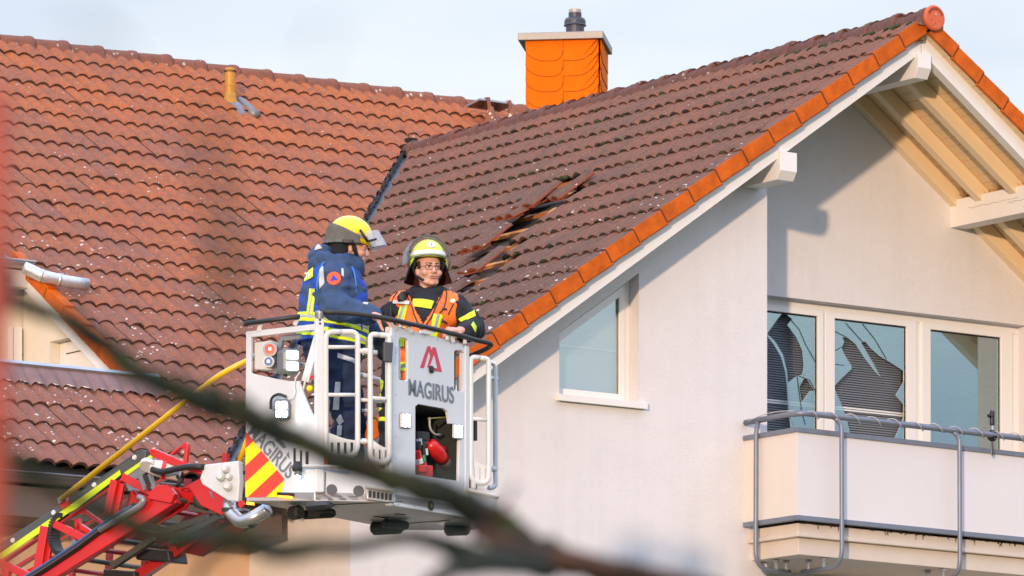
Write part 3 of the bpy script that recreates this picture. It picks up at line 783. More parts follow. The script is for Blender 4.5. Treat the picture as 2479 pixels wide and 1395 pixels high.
# cracks: thin dark lines in the glass
b = bmesh.new()
for ln in ([(240,160),(300,230),(330,300),(372,375),(384,400)], [(243,210),(285,270),(312,330),(318,400),(312,440),(290,450),(305,560),(312,620),(330,680)],
           [(470,330),(500,315)], [(520,200),(600,290)], [(600,205),(660,280),(712,370)], [(470,395),(512,400)], [(470,240),(520,265)], [(300,450),(350,470),(380,530)]):
    pts = [Vector((gpx(*p)[0], yb+.003, gpx(*p)[1])) for p in ln]
    tube(b, pts, .0028, 5)
BW('crack', b, dark)
# horizontal inner shutter rails seen through the panes
b = bmesh.new(); r0 = gpx(600,600); 
for z in (r0[1], r0[1]-.02): span(b, (28.6, yb+.086, z-.008), (30.7, yb+.09, z+.006))
BW('blind_rail', b, blindl)

# ================= CHIMNEY (stands askew behind the wing ridge)
cy_ang = -TH - R(7.3)
cfr = onax(1447, 250, 1, 43.85)          # bottom of its near right corner
ch = empty('chimney', Vector((cfr.x, cfr.y, 10.6)) - Vector((XA, YF, 0)), cy_ang, parent=house, label='orange shingle-clad chimney with grey cap slab and flue')
CW, CD = .735, .70
cdep = (cfr-CAM).dot(Vector((s_, c_, 0)))
cz = lambda v: CAM.z + (YH-v)/F*cdep - 10.6
ztop_c = cz(97)
bm = bmesh.new(); span(bm, (-CW, 0, 0), (0, CD, ztop_c)); link('core', bm, mat('fibre_cement_orange', (.62,.12,.004), .8, var=.06, vscale=9, bump=.1, spec=.1), ch)
shi = mat('orange_shingle', (.80,.155,.001), .75, var=.10, vscale=7, bump=.12, bscale=30, island=.05, spec=.12)
joint_shade = mat('shingle_joint_shade', (.10,.025,.004), .9)  # dark tubes draw the joints and the shadow lines along shingle edges
def shingle(bm, x0, x1, z1, hgt, rl, rr, y):
    """rounded lower corners"""
    z0 = z1-hgt; pts = [(x0, z1)]
    if rl: pts += [(x0 + rl*(1-math.cos(a)), z0 + rl*.62*(1-math.sin(a))) for a in [math.pi/2*k/8 for k in range(9)]]
    else: pts += [(x0, z0)]
    if rr: pts += [(x1 - rr*(1-math.sin(a)), z0 + rr*(1-math.cos(a))) for a in [math.pi/2*k/8 for k in range(9)]]
    else: pts += [(x1, z0)]
    pts += [(x1, z1)]
    return pts
rowh = .235*186/186
rows_z = [cz(146), cz(183), cz(220.5), cz(260), cz(300)]
prev = ztop_c
for ri, zr_ in enumerate(rows_z):
    up = prev; hh = up - zr_
    for (a_, b_, rl, rr_, e) in ((-CW-.012, -CW/2+.01, .22, .10, 0), (-CW/2-.05, .012, .0, .24, .006)):
        b1 = bmesh.new(); pts = shingle(None, a_, b_, up+.05 if ri else up, hh+(.05 if ri else 0), rl, rr_, 0)
        y_ = -.018-.009*(4-ri)*.35 - (.0065 if e == 0 else 0)
        prism(b1, [Vector((p[0], y_, p[1])) for p in pts], (0,.006,0)); tube(b1, [Vector((p[0], y_-.001, p[1]-.001)) for p in pts[1:-1]], .0018, 5, mi=1); link('shingle', b1, None, ch, mats=[shi, joint_shade])
    b1 = bmesh.new(); span(b1, (-CW-.012, -.010-.002*(4-ri), zr_-.012), (.010, -.0035, up)); tube(b1, [Vector((-CW-.012, -.011-.002*(4-ri), zr_-.012)), Vector((.01, -.011-.002*(4-ri), zr_-.012))], .0018, 5, mi=1); tube(b1, [Vector((-CW/2+.012, -.030, zr_+.06)), Vector((-CW/2+.012, -.030, up))], .0016, 5, mi=1); link('shingle', b1, None, ch, mats=[shi, joint_shade])
    for (a_, b_, rl, rr_, e) in ((-.01, CD*.48, .0, .20, 0), (CD*.44, CD+.01, .0, .25, 1)):
        b1 = bmesh.new(); pts = shingle(None, a_, b_, up+.05 if ri else up, hh+(.05 if ri else 0), .18 if not e else .15, 0, 0)
        xo = .012+.003*(4-ri) + (.007 if e == 0 else 0)
        prism(b1, [Vector((xo, p[0], p[1]-.0)) for p in pts], (.006,0,0)); tube(b1, [Vector((xo+.007, p[0], p[1]-.001)) for p in pts[1:-1]], .0028, 5, mi=1); link('shingle', b1, None, ch, mats=[shi, joint_shade])
    prev = zr_
bm = bmesh.new(); ct = cz(79); span(bm, (-CW-.085, -.085, ztop_c+.002), (.065, CD+.085, ct)); link('cap_slab', bm, mat('cap_metal', (.22,.21,.21), .45, .35, var=.1, vscale=12), ch, bevel=.004)
flm = mat('flue_black', (.07,.07,.085), .45, .3, var=.3, vscale=20)
bm = bmesh.new(); fx, fy = -.27, CD*.42; k = 1/236.
u = lambda v: cz(v) + .0
lathe(bm, [(.095,ct),(.095,u(48)),(.118,u(47)),(.112,u(44)),(.112,u(36)),(.10,u(30)),(.068,u(27)),(.068,u(16))], (fx,fy,0), seg=28); link('flue', bm, flm, ch)
bm = bmesh.new(); lathe(bm, [(.063,u(17)),(.064,u(8)),(.05,u(7.5))], (fx,fy,0), seg=24); link('flue_tip', bm, mat('flue_tip', (.45,.38,.35), .5, .3), ch)

# ================= BALCONY
bal = empty('balcony', Vector((28.07, 34.34, 6.4))-Vector((XA,YF,0)), 0, parent=house, label='white panelled balcony with grey-blue tube railing')
BLI = Matrix.Translation((-28.07, -34.34, -6.4))
def BL(name, bm, m, **k):
    bm.transform(BLI); return link(name, bm, m, bal, **k)
grey = mat('blue_grey_paint', (.20,.225,.285), .42, .25, var=.12, vscale=10)
panm = mat('white_panel', (.73,.69,.695), .4, var=.03, vscale=2, bump=.05)
panc = mat('cream_panel', (.74,.68,.62), .4, var=.04, vscale=3, bump=.05)
K = .055                                   # the front runs very slightly out of square
def yf_(x): return 34.34 + (x-28.07)*K
XE = 32.6
zt_, zbm = 7.391, 6.661
b = bmesh.new(); 
def frontslab(b, x0, x1, z0, z1, o0, o1):
    prism(b, [Vector((x0, yf_(x0)+o0, z0)), Vector((x1, yf_(x1)+o0, z0)), Vector((x1, yf_(x1)+o1, z0)), Vector((x0, yf_(x0)+o1, z0))], (0,0,z1-z0))
frontslab(b, 28.075, XE, zbm+.02, zt_-.02, .0, .012); BL('panel', b, panm, label='long front panel')
b = bmesh.new(); span(b, (28.07, 34.345, zbm+.02), (28.082, 35.04, zt_-.02)); BL('panel', b, panc, label='cream side panel')
for z in (zt_, zbm):
    b = bmesh.new(); frontslab(b, 28.06, XE, z-.021, z+.021, -.014, .03); BL('rail', b, grey, bevel=.004)
    b = bmesh.new(); span(b, (28.052, 34.355, z-.0205), (28.09, 35.04, z+.0205)); BL('rail', b, grey, bevel=.004)
# handrail and hanging tubes
zh = 7.522
hr = fillet([(28.075, 35.03, zh), (28.03, 34.26, zh), (30.0, yf_(30.0)-.085, zh-.003), (XE, yf_(XE)-.085, zh-.01)], .16, 8)
b = bmesh.new(); tube(b, hr, .025, 14); BL('handrail', b, grey, smooth=True)
def hang(top, down, bot, inn):
    b = bmesh.new(); tube(b, fillet([top, down, bot, inn], .16, 8), .020, 12)
    BL('support_tube', b, grey, smooth=True)
yfo = lambda x: yf_(x)-.085
zl = 6.27
hang((28.06, 34.84, zh-.01), (28.035, 34.84, zh-.10), (28.03, 34.84, zl), (28.40, 34.84, zl))
for x in (28.475, 29.84, 31.3): hang((x-.06, yfo(x)+.01, zh-.005), (x+.005, yfo(x)-.02, zh-.06), (x+.01, yfo(x)-.02, zl), (x+.01, yfo(x)+.50, zl))
for x, y in ((28.25, 34.84), (28.36, 34.84), (28.485, yfo(28.5)+.22), (28.485, yfo(28.5)+.42), (29.85, yfo(29.85)+.2), (29.85, yfo(29.85)+.4)):
    b = bmesh.new(); lathe(b, [(.016, zl), (.016, 6.344)], (x, y, 0), seg=8); lathe(b, [(.03, 6.345),(.03,6.36)], (x, y, 0), seg=8)
    BL('bolt', b, zinc)
# concrete slab edge with trim
slabm = mat('slab_edge', (.66,.57,.49), .75, var=.06, vscale=4, bump=.2, bscale=30)
def ring3(b, z0, z1, o):
    prism(b, [Vector((28.10-o, 35.06, z0)), Vector((28.10-o, 34.37-o, z0)), Vector((XE, yf_(XE)+.03-o, z0)), Vector((XE, 35.06, z0))], (0,0,z1-z0))
b = bmesh.new(); ring3(b, 6.545, 6.625, -.03); BL('slab', b, slabm, bevel=.005, label='upper slab edge with moss stains')
b = bmesh.new(); ring3(b, 6.508, 6.5445, .0); BL('trim', b, slabm, bevel=.008)
b = bmesh.new(); ring3(b, 6.365, 6.5075, -.05); BL('slab', b, slabm, bevel=.005)
b = bmesh.new(); rr = random.Random(8)
for k in range(170):
    x = 28.15 + rr.random()*3.6; h_ = rr.random()
    clump(b, (x, yf_(x)+.047, 6.628+rr.uniform(-.004,.006)), rr.uniform(.004,.012), (0,0,1), .7, rr)
for k in range(26):
    x = 28.2 + rr.random()*3.6; n_ = rr.randint(2,9)
    for q in range(n_): clump(b, (x+rr.gauss(0,.006), yf_(x)+.056, 6.62-q*.006), rr.uniform(.003,.007)*(1-q/12), (0,-1,0), .6, rr)
o = BL('moss', b, mossd, smooth=True); o['kind'] = 'stuff'
b = bmesh.new(); span(b, (28.2, 34.5, 6.645), (XE, 35.8, 6.66)); BL('floor', b, dark)
b = bmesh.new(); span(b, (28.316, YF+.01, 6.40), (XR, YR-.002, 6.62)); BL('slab', b, slabm)

# cable spiralled round the handrail
b = bmesh.new(); pts = []
def hrp(s):
    x = 28.05 + s; return Vector((x, yfo(x), zh-.003)) if x > 28.15 else Vector((28.03+.0, 34.30+ (28.15-x)*3, zh))
for k in range(900):
    s = k/900*4.3; c0 = hrp(s) if s > .1 else Vector((28.03, 34.36+(.1-s)*5.5, zh)); a_ = s*2*math.pi/.24
    rr_ = .033 + .016*max(0, math.sin(a_*.5+1))**2*(1 if math.sin(a_) < 0 else .3)
    pts.append(c0 + Vector((0, math.cos(a_)*rr_, math.sin(a_)*rr_)))
tube(b, pts, .0045, 6)
tag(link('cable', b, mat('pale_cable', (.45,.45,.50), .4), smooth=True), 'thin pale cable spiralled around the balcony handrail', 'cable')
# parasol holder on the handrail
ph = onax(2402, 1055, 1, yfo(30.9)-.02)
par = empty('parasol_holder', ph, 0, 'black ball clamp with short steel tube fixed to the balcony handrail', 'parasol holder')
blk = mat('black_plastic', (.015,.015,.018), .35)
b = bmesh.new(); lathe(b, [(.012,-.17),(.012,.22)], seg=14); link('tube', b, mat('steel', (.5,.5,.52), .3, .9), par, smooth=True)
b = bmesh.new(); lathe(b, [(.02,.09),(.022,.10),(.022,.20),(.014,.215)], seg=14); lathe(b, [(.014,-.02),(.017,.0),(.014,.05)], (-.005,0,.165), axis_to((-1,-.2,0)), 12); link('socket', b, blk, par, smooth=False, bevel=.002)
b = bmesh.new(); bmesh.ops.create_uvsphere(b, u_segments=20, v_segments=12, radius=.052)
for v in b.verts: v.co.y *= .75
link('clamp', b, blk, par, smooth=True)
b = bmesh.new()
for dx, dz in ((.025,.02),(-.02,.028),(.0,-.03),(.03,-.015)): lathe(b, [(.004,0),(.004,.004)], (dx,-.037,dz), Matrix.Rotation(R(90),3,'X'), 8)
link('screw', b, mat('steel', (.5,.5,.52), .3, .9), par)

# slipped and broken tiles round the hole
def loose_tile(px, ang, tiltn, label, lift=.05, half=False):
    b = bmesh.new(); bb = bmesh.new()
    tilefield(b, Vector((0,0,0)), Vector((1,0,0)), Vector((0,-1,0)), Vector((0,0,1)), (0,1), (0,1), lambda r, c: True, jit=0)
    if half: bmesh.ops.bisect_plane(b, geom=b.faces[:]+b.edges[:]+b.verts[:], plane_co=(.16,-.1,0), plane_no=(1,.35,0), clear_outer=True)
    bot = bmesh.ops.duplicate(b, geom=[f for f in b.faces if f.smooth])['geom']
    for v in [g_ for g_ in bot if isinstance(g_, bmesh.types.BMVert)]: v.co.z -= .014
    for xe in ((-.001, .296) if not half else (-.001,)): beam(b, (xe, .07, .004), (xe, -.34, .030), .006, .014, mi=1)
    beam(b, (.0, -.345, .022), (.15 if half else .295, -.345, .022), .006, .014, mi=1)
    bmesh.ops.translate(b, verts=b.verts[:], vec=(-.15,.17,0)); sh = Vector((px[0]*.013 % 3, px[1]*.017 % 3, 0)); bmesh.ops.translate(b, verts=b.verts[:], vec=sh)
    p = onplane(px[0], px[1], PB(0, 37, .03), NB) + NB*lift
    o = link('roof_tile', b, None, mats=[TB, mat('fresh_clay', (.30,.07,.025), .8, var=.3, vscale=30)]); M = Matrix((UB, -WB, NB)).transposed()
    M = M @ Matrix.Rotation(ang, 3, 'Z') @ Matrix.Rotation(tiltn, 3, 'X')
    o.matrix_world = Matrix.Translation(p) @ M.to_4x4() @ Matrix.Translation(-sh)
    return tag(o, label, 'roof tile', 'slipped roof tiles round the hole')
loose_tile((1300, 497), R(-4), R(5), 'slipped roof tile bridging the middle of the roof hole', .045)
loose_tile((1262, 520), R(3), R(-3), 'slipped roof tile with mossy broken lower edge, left of the bridging tile', .02)
loose_tile((1180, 600), R(-6), R(4), 'slipped roof tile lying at the lower left end of the roof hole', .05)
loose_tile((1165, 655), R(-9), R(3), 'cracked half roof tile lowest below the hole', .04, True)
loose_tile((1372, 462), R(10), R(7), 'half roof tile jammed at the upper right end of the roof hole', .0, True)

# ground
bm = bmesh.new(); 
vs = [bm.verts.new(p) for p in ((-600,-600,0),(600,-600,0),(600,600,0),(-600,600,0))]; bm.faces.new(vs)
tag(link('ground', bm, mat('ground_grass', (.06,.07,.03), .95, var=.4, vscale=.4)), kind='structure')
# ============================================================ RESCUE BASKET
RT = Vector((c_, -s_, 0)); FW = Vector((s_, c_, 0)); UP = Vector((0,0,1))
def plan(X, D, z=0): p = CAM + RT*X + FW*D; p.z = z; return p
g1 = RT*math.cos(R(32.5)) - FW*math.sin(R(32.5)); g2 = RT*math.sin(R(32.5)) + FW*math.cos(R(32.5))
P1 = depth(762, 1213, 33.0); ZB = P1.z; ZT = depth(762, 789, 33.0).z
def hit(u, P, d):       # line of sight column u with the vertical plane through P along d
    n = UP.cross(d); q = onplane(u, 1000, P, n); q.z = ZB; return q
B0 = hit(596, P1, g1); dch = RT*math.cos(R(12))+FW*math.sin(R(12)); B2 = hit(952, P1, dch); B3 = hit(1133, B2, g2)
dc2 = RT*math.cos(R(80))+FW*math.sin(R(80)); B4 = hit(1176, B3, dc2)
def floorpt(u, v):
    D = (ZB-CAM.z)*F/(YH-v); return depth(u, v, D)
BR1 = floorpt(1140, 1285); BR2 = floorpt(965, 1283)
wpm = mat('white_lacquer', (.66,.68,.70), .32, var=.04, vscale=4, coat=.3)
wtub = mat('white_tube', (.68,.68,.67), .35)
gry = mat('grey_metal', (.30,.31,.33), .4, .6, var=.1)
blk2 = mat('black_rubber', (.02,.02,.022), .5)
redm = mat('fire_red', (.62,.012,.012), .32, var=.1, vscale=5, coat=.3)
redd = mat('decal_red', (.72,.055,.03), .5); yeld = mat('decal_yellow', (.85,.75,.0), .5)
txtg = mat('lettering_grey', (.16,.19,.23), .5); logor = mat('emblem_red', (.60,.05,.09), .5)
led = mat('led_white', (.9,.9,.9), .3, emit=(.92,.97,1), estr=5)
ledhot = mat('led_hot', (.9,.9,.9), .3, emit=(.9,.96,1), estr=60)
amber = mat('amber_lamp', (.9,.35,.02), .3, emit=(1,.40,.03), estr=3)
bas = empty('rescue_basket', P1, math.atan2(g1.y, g1.x), 'white rescue basket of an aerial ladder carrying two helmeted crew members', 'rescue basket')
BMI = (Matrix.Translation(P1) @ Matrix.Rotation(math.atan2(g1.y, g1.x), 4, 'Z')).inverted()
def B(name, bm, m, parent=None, **k):
    bm.transform(BMI); bm.normal_update(); return link(name, bm, m, parent or bas, **k)
class Pl:
    """vertical plane with crop-pixel access (the zoomed crop has scale 2.25, origin 560,700)"""
    def __init__(s, P, d, off=0):
        s.d = d.normalized(); s.n = UP.cross(s.d).normalized()
        if s.n.dot(P-CAM) > 0: s.n = -s.n       # n faces the camera
        s.P = P + s.n*off
    def __call__(s, a, b): return onplane(560+a/2.25, 700+b/2.25, s.P, s.n)
    def px(s, u, v): return onplane(u, v, s.P, s.n)
SP_ = Pl(P1, g1); CH = Pl(P1, dch); FP = Pl(B2, g2); C2 = Pl(B3, dc2)
# floor
bm = bmesh.new(); flo = [B0+UP*.03, P1, B2, B3, B4, BR1, BR2]
prism(bm, flo, (0,0,.06)); B('floor_plate', bm, mat('basket_floor', (.50,.48,.50), .5, .2, var=.12, vscale=5), bevel=.006)
# seams and small bolts of the underside
bm = bmesh.new()
for a, b, w__ in ((floorpt(800,1222), floorpt(975,1214), .004), (floorpt(985,1267), floorpt(1125,1256), .004), (floorpt(908,1250), floorpt(940,1254), .03), (floorpt(957,1244), floorpt(978,1246), .03)):
    bm = bmesh.new(); beam(bm, a-UP*.002, b-UP*.002, w__, .004); B('seam', bm, blk2)
for (u0, v0, u1, v1, r_) in ((745,1228,800,1223,.028),(735,1247,808,1243,.03),(706,1243,727,1240,.045),(902,1280,972,1276,.045),(930,1268,985,1273,.03),(1080,1282,1134,1280,.045)):
    bm = bmesh.new(); a = floorpt(u0, v0-14); b = floorpt(u1, v1-14); a.z = b.z = ZB-.035
    d_ = (b-a).normalized(); tube(bm, [a-d_*.005, a+d_*.01, b-d_*.01, b+d_*.005], [r_*.7, r_, r_, r_*.7], 8); B('rubber_foot', bm, blk2, smooth=False)
# ---- side panel (towards camera): lower solid part with hazard stripes
bm = bmesh.new()
op = [(108,262),(452,222),(452,700),(425,650),(400,590),(382,540),(368,500),(330,502),(250,490),(180,475),(108,458)]
out_ = [(80,232),(457,190),(457,1152),(272,1140),(75,1134)]
panel_with_holes(bm, out_, [op], lambda a, b: SP_(a, b), -SP_.n*.02)
B('side_panel', bm, wpm, bevel=.003, label='left side panel with red and yellow hazard stripes')
# hazard stripes: 45 degree bands clipped to the triangle
hz_ = [(77,775),(285,1030),(285,1050),(268,1134),(77,1134)]
def clip(poly, a, b, c):     # keep a*x+b*y<=c
    o = []
    for i in range(len(poly)):
        p, q = poly[i], poly[(i+1) % len(poly)]; fp, fq = a*p[0]+b*p[1]-c, a*q[0]+b*q[1]-c
        if fp <= 0: o.append(p)
        if (fp < 0 < fq) or (fq < 0 < fp): t = fp/(fp-fq); o.append((p[0]+(q[0]-p[0])*t, p[1]+(q[1]-p[1])*t))
    return o
SPo = Pl(P1, g1, .003); SPo2 = Pl(P1, g1, .0052)
for cm, name in ((yeld, 'yellow'), (redd, 'red')):
    bm = bmesh.new()
    for k in range(9):
        c0 = 855 + (k-1)*92 + 0
        isred = (k % 2 == 1)
        # bands run up to the right: x + y = const in crop space, slightly flatter
        if isred != (name == 'red'): continue
        pl = clip(hz_, .93, 1, c0+86); pl = clip(pl, -.93, -1, -(c0-6 if not isred else c0-6))
        if len(pl) > 2: prism(bm, [SPo(*p) for p in pl], -SP_.n*.002)
    B('hazard_stripe', bm, cm, label=name+' hazard stripes')
o1, o2 = SPo2(102, 768), SPo2(330, 1018); oc = SPo2(216, 884)
xd = (SPo2(330,1012)-SPo2(105,760)).normalized(); yd = SP_.n.cross(xd)
text_mesh('lettering', 'MAGIRUS', .132, txtg, bas, BMI @ oc, BMI.to_3x3() @ xd, BMI.to_3x3() @ yd, bold=.0012, sx=.80)
# emblem above the stripe text (mostly hidden by the branch): two slanted bars
bm = bmesh.new()
for q in ([(232,815),(262,812),(300,862),(282,868)], [(298,905),(312,885),(318,925)]): prism(bm, [SPo(*p) for p in q], -SP_.n*.002)
B('emblem', bm, txtg)
# black slots
bm = bmesh.new()
for x0, x1, y0, y1 in ((338,350,868,966),(374,384,880,1000),(404,420,885,958)): prism(bm, [SPo(x0,y0),SPo(x1,y0),SPo(x1,y1),SPo(x0,y1)], -SP_.n*.002)
B('slot', bm, blk2)
# left post, brace bars behind the opening
bm = bmesh.new(); beam(bm, SP_(382,500)-SP_.n*.05, SP_(462,215)-SP_.n*.05, .055, .035, SP_.n); beam(bm, SP_(352,640)-SP_.n*.03, SP_(395,470)-SP_.n*.03, .012,.012, SP_.n); B('brace', bm, wpm, bevel=.004)
bm = bmesh.new(); beam(bm, SP_(405,478)-SP_.n*.05, SP_(455,470)-SP_.n*.05, .02, .02); B('red_lever', bm, redm)
bm = bmesh.new(); beam(bm, SP_(215,455)-SP_.n*.05, SP_(243,270)-SP_.n*.06, .03, .02, SP_.n); beam(bm, SP_(235,262)-SP_.n*.08, SP_(330,245)-SP_.n*.10, .03, .03); B('bracket', bm, gry)
# junction box with two sockets
bm = bmesh.new(); prism(bm, [SP_(115,290)-SP_.n*.02, SP_(205,278)-SP_.n*.02, SP_(205,440)-SP_.n*.02, SP_(115,436)-SP_.n*.02], -SP_.n*.09); B('junction_box', bm, mat('box_beige', (.62,.60,.55), .5), bevel=.006)
for (a, b, r_, cc_) in ((213,330,.042,mat('socket_red',(.55,.05,.03),.4)),(205,397,.034,mat('socket_blue',(.03,.12,.45),.4))):
    ax = axis_to(SP_.n+g1*.5); p_ = SP_(a, b)+SP_.n*.0
    bm = bmesh.new(); lathe(bm, [(r_,-.05),(r_*1.05,0),(r_*1.05,.018),(r_*.8,.02)], p_, ax, 20); so_ = B('socket', bm, gry if r_ > .04 else wtub)
    bm = bmesh.new(); lathe(bm, [(r_*.78,.02),(r_*.76,.026),(r_*.3,.028)], p_, ax, 20); B('socket_lid', bm, cc_)
    bm = bmesh.new(); box(bm, p_+ax@Vector((0,0,.029)), (.02,.02,.004), ax); B('socket_lid', bm, wtub)
# work lamps
def lamp(p_, aim, sz, nled, hot=False, body=True):
    ax = axis_to(aim); r_ = bas
    L_ = empty('work_lamp', BMI @ p_, 0, parent=bas)
    def LL(name, bm, m, **k):
        M = Matrix.Translation(BMI @ p_).inverted() @ BMI; bm.transform(M); bm.normal_update(); return link(name, bm, m, L_, **k)
    if body:
        bm = bmesh.new(); box(bm, p_-ax@Vector((0,0,sz*.55)), (sz*1.0, sz*1.25, sz*1.1), ax); LL('housing', bm, mat('lamp_grey', (.16,.18,.18), .4), bevel=sz*.22)
    b1 = bmesh.new()
    for i in range(nled[0]):
        for j in range(nled[1]):
            q = p_ + ax @ Vector(((i-(nled[0]-1)/2)*sz*.8/nled[0], (j-(nled[1]-1)/2)*sz*1.1/nled[1], .004)); box(b1, q, (sz*.60/nled[0], sz*.80/nled[1], .008), ax)
    LL('led', b1, ledhot if hot else led, bevel=.003)
    return L_
lamp(SP_(346,393)+SP_.n*.03, SP_.n*.75+g1*1.0, .125, (1,2))
lamp(SP_(318,665)+SP_.n*.09, SP_.n+g1*.55-UP*.25, .095, (2,2), hot=True)
lamp(SP_(402,1026)+SP_.n*.08, -UP+SP_.n*.15, .035, (1,1), hot=True)
bm = bmesh.new(); tube(bm, fillet([SP_(245,660)+SP_.n*.06, SP_(245,600)+SP_.n*.06, SP_(285,575)+SP_.n*.06, SP_(320,590)+SP_.n*.04], .04), .009, 8)
B('lamp_bracket', bm, blk2, smooth=False); bm = bmesh.new(); tube(bm, fillet([SP_(255,350), SP_(245,400), SP_(260,450), SP_(300,470)], .04), .009, 8)
B('lamp_bracket', bm, blk2, smooth=False)
bm = bmesh.new(); lathe(bm, [(.03,0),(.034,.02),(.02,.06)], SP_(400,1000)+SP_.n*.08, axis_to(UP), 14); B('lamp_hood', bm, blk2)
bm = bmesh.new(); tube(bm, [SP_(405,980)+SP_.n*.06, SP_(425,968)+SP_.n*.05, SP_(570,972)+SP_.n*.05, SP_(600,975)+CH.n*.03], .010, 8); B('hose', bm, wtub)
def cordpts(l, pl, off): return [pl(*p)+pl.n*off for p in l]
bm = bmesh.new(); tube(bm, fillet(cordpts([(390,455),(370,480),(355,520),(365,560),(350,600),(325,605)], SP_, .03), .03), .004, 6); B('cable', bm, wtub)
bm = bmesh.new(); bmesh.ops.create_icosphere(bm, subdivisions=2, radius=.022); bmesh.ops.translate(bm, verts=bm.verts[:], vec=SP_(402,537)-SP_.n*.05); B('yellow_knob', bm, yeld, smooth=True)
# amber lamp and grey base box bottom left
bm = bmesh.new(); beam(bm, SP_(272,1128)+SP_.n*.01, SP_(335,1134)+SP_.n*.01, .05, .02); B('amber_lamp', bm, amber)
bm = bmesh.new(); beam(bm, SP_(270,1118)+SP_.n*.012, SP_(345,1122)+SP_.n*.012, .06, .02); B('lamp_base', bm, blk2)
# ---- corner post at P1
bm = bmesh.new(); pw = CH(478, 160); pb = CH(478, 1140)
beam(bm, Vector((pw.x,pw.y,ZB+.05)), Vector((pw.x,pw.y,pw.z)), .055, .055, dch); B('post', bm, wpm, bevel=.008)
bm = bmesh.new(); 
for y_ in (152,172,192): lathe(bm, [(.007,0),(.007,.004)], CH(479,y_)+CH.n*.0275, axis_to(CH.n), 8)
B('post_hole', bm, blk2)
bm = bmesh.new(); lathe(bm, [(.026,-.03),(.03,0),(.03,.012),(.02,.02)], CH(478,138)+CH.n*.01, axis_to(UP), 16); B('rail_joint', bm, gry, smooth=False)
# ---- chamfer: lower body with step, discs, LED strip
bm = bmesh.new()
panel_with_holes(bm, [(455,950),(885,985),(893,1178),(872,1172),(735,1150),(455,1155)], [], lambda a, b: CH(a, b), -CH.n*.02); B('front_skirt', bm, wpm, bevel=.003)
for a, b in ((547,1093),(693,1100)):
    bm = bmesh.new(); lathe(bm, [(.034,0),(.034,.004)], CH(a,b), axis_to(CH.n), 24); B('rubber_disc', bm, mat('disc_grey', (.10,.10,.11), .6))
CHo = Pl(P1, dch, .003)
bm = bmesh.new(); prism(bm, [CHo(486,998),CHo(517,998),CHo(513,1108),CHo(482,1108)], -CH.n*.002); B('led_strip', bm, mat('strip_dark', (.12,.12,.13), .3))
bm = bmesh.new()
for k in range(7):
    for j in (0,1): lathe(bm, [(.006,0),(.006,.003)], CHo(493+j*12, 1008+k*14.5), axis_to(CH.n), 8)
B('led', bm, wtub)
bm = bmesh.new()
for y_ in (1125, 1129): 
    prism(bm, [CHo(545 if y_ == 1125 else 640, y_), CHo(603 if y_ == 1125 else 690, y_+1), CHo(603 if y_ == 1125 else 690, y_+4), CHo(545 if y_ == 1125 else 640, y_+3)], -CH.n*.002)
B('seam', bm, blk2)
bm = bmesh.new(); prism(bm, [CH(727,1075)+CH.n*.03, CH(880,1100)+CH.n*.03, CH(880,1172)+CH.n*.03, CH(735,1150)+CH.n*.03], -CH.n*.05); B('step', bm, mat('step_grey', (.42,.44,.47), .4, .4), bevel=.006)
bm = bmesh.new()
for k in range(6):
    for j in (0,1): p_ = CH(750+k*22, 1112+k*3.4+j*16)+CH.n*.032; box(bm, p_, (.016,.016,.022), Matrix((dch, CH.n, UP)).transposed())
B('step_hole', bm, blk2)
bm = bmesh.new(); tube(bm, [CH(727,1078)+CH.n*.04, CH(880,1103)+CH.n*.04], .014, 10); B('step_edge', bm, wtub)
# ---- gates (bent white tubes with slotted foot plate)
def gate(pl, x0, x1, yt, yb_, bars, plate, off=.03, r_=.017, slots=4, sk=0, label=None):
    g_ = empty('gate', BMI @ pl((x0+x1)/2, yb_), 0, parent=bas, label=label)
    M = Matrix.Translation(BMI @ pl((x0+x1)/2, yb_)).inverted() @ BMI
    def G(name, bm, m, **k): bm.transform(M); bm.normal_update(); return link(name, bm, m, g_, **k)
    P = lambda a, b, o=0: pl(a, b+sk*(a-x0)/(x1-x0)) + pl.n*(off+o)
    loop = [P((x0+x1)/2, yt), P(x1, yt), P(x1, yb_), P(x0, yb_), P(x0, yt), P((x0+x1)/2, yt)]
    bm = bmesh.new(); tube(bm, fillet(loop, .085, 7), r_, 12); G('frame_tube', bm, wtub, smooth=True)
    for yb2 in bars:
        bm = bmesh.new(); tube(bm, [P(x0, yb2), P(x1, yb2)], r_*.72, 10); G('crossbar', bm, wtub, smooth=True)
    if plate:
        y0 = plate; w_ = x1-x0
        arc = [(x0, y0-20)] + [(x0+w_*t, y0-20+48*math.sin(math.pi*min(1,t*.62+.0))**1.0*(.6+.4*t)) for t in (.12,.25,.4,.55,.7,.85,1.0)]
        outl = arc + [(x1, yb_-8), (x1-w_*.2, yb_+0), (x0+w_*.2, yb_+0), (x0, yb_-8)]
        hs = []
        for k in range(slots):
            xc = x0 + w_*(.2+.62*k/(slots-1)); sw_ = w_*.045
            hs.append([(xc-sw_, y0+38),(xc+sw_, y0+38),(xc+sw_, yb_-14),(xc-sw_, yb_-14)])
        bm = bmesh.new(); panel_with_holes(bm, outl, hs, lambda a, b: P(a, b, -.004), -pl.n*.008); G('foot_plate', bm, wtub)
    for yh_ in (yt+95, yb_-60):
        bm = bmesh.new(); tube(bm, [P(x0, yh_)-pl.n*.0, P(x0-14, yh_)-pl.n*.02], .012, 8); G('hinge', bm, gry)
    return g_
gate(CH, 510, 684, 237, 915, (320, 580), 800, sk=0, label='wide tube gate on the left corner')
gate(CH, 749, 852, 252, 945, (598,), 838, off=.05, slots=3, sk=8, label='narrow tube gate next to the front panel')
bm = bmesh.new(); tube(bm, [CH(692,340)+CH.n*.03, CH(790,352)+CH.n*.03], .016, 10); B('latch_bar', bm, wtub, smooth=True)
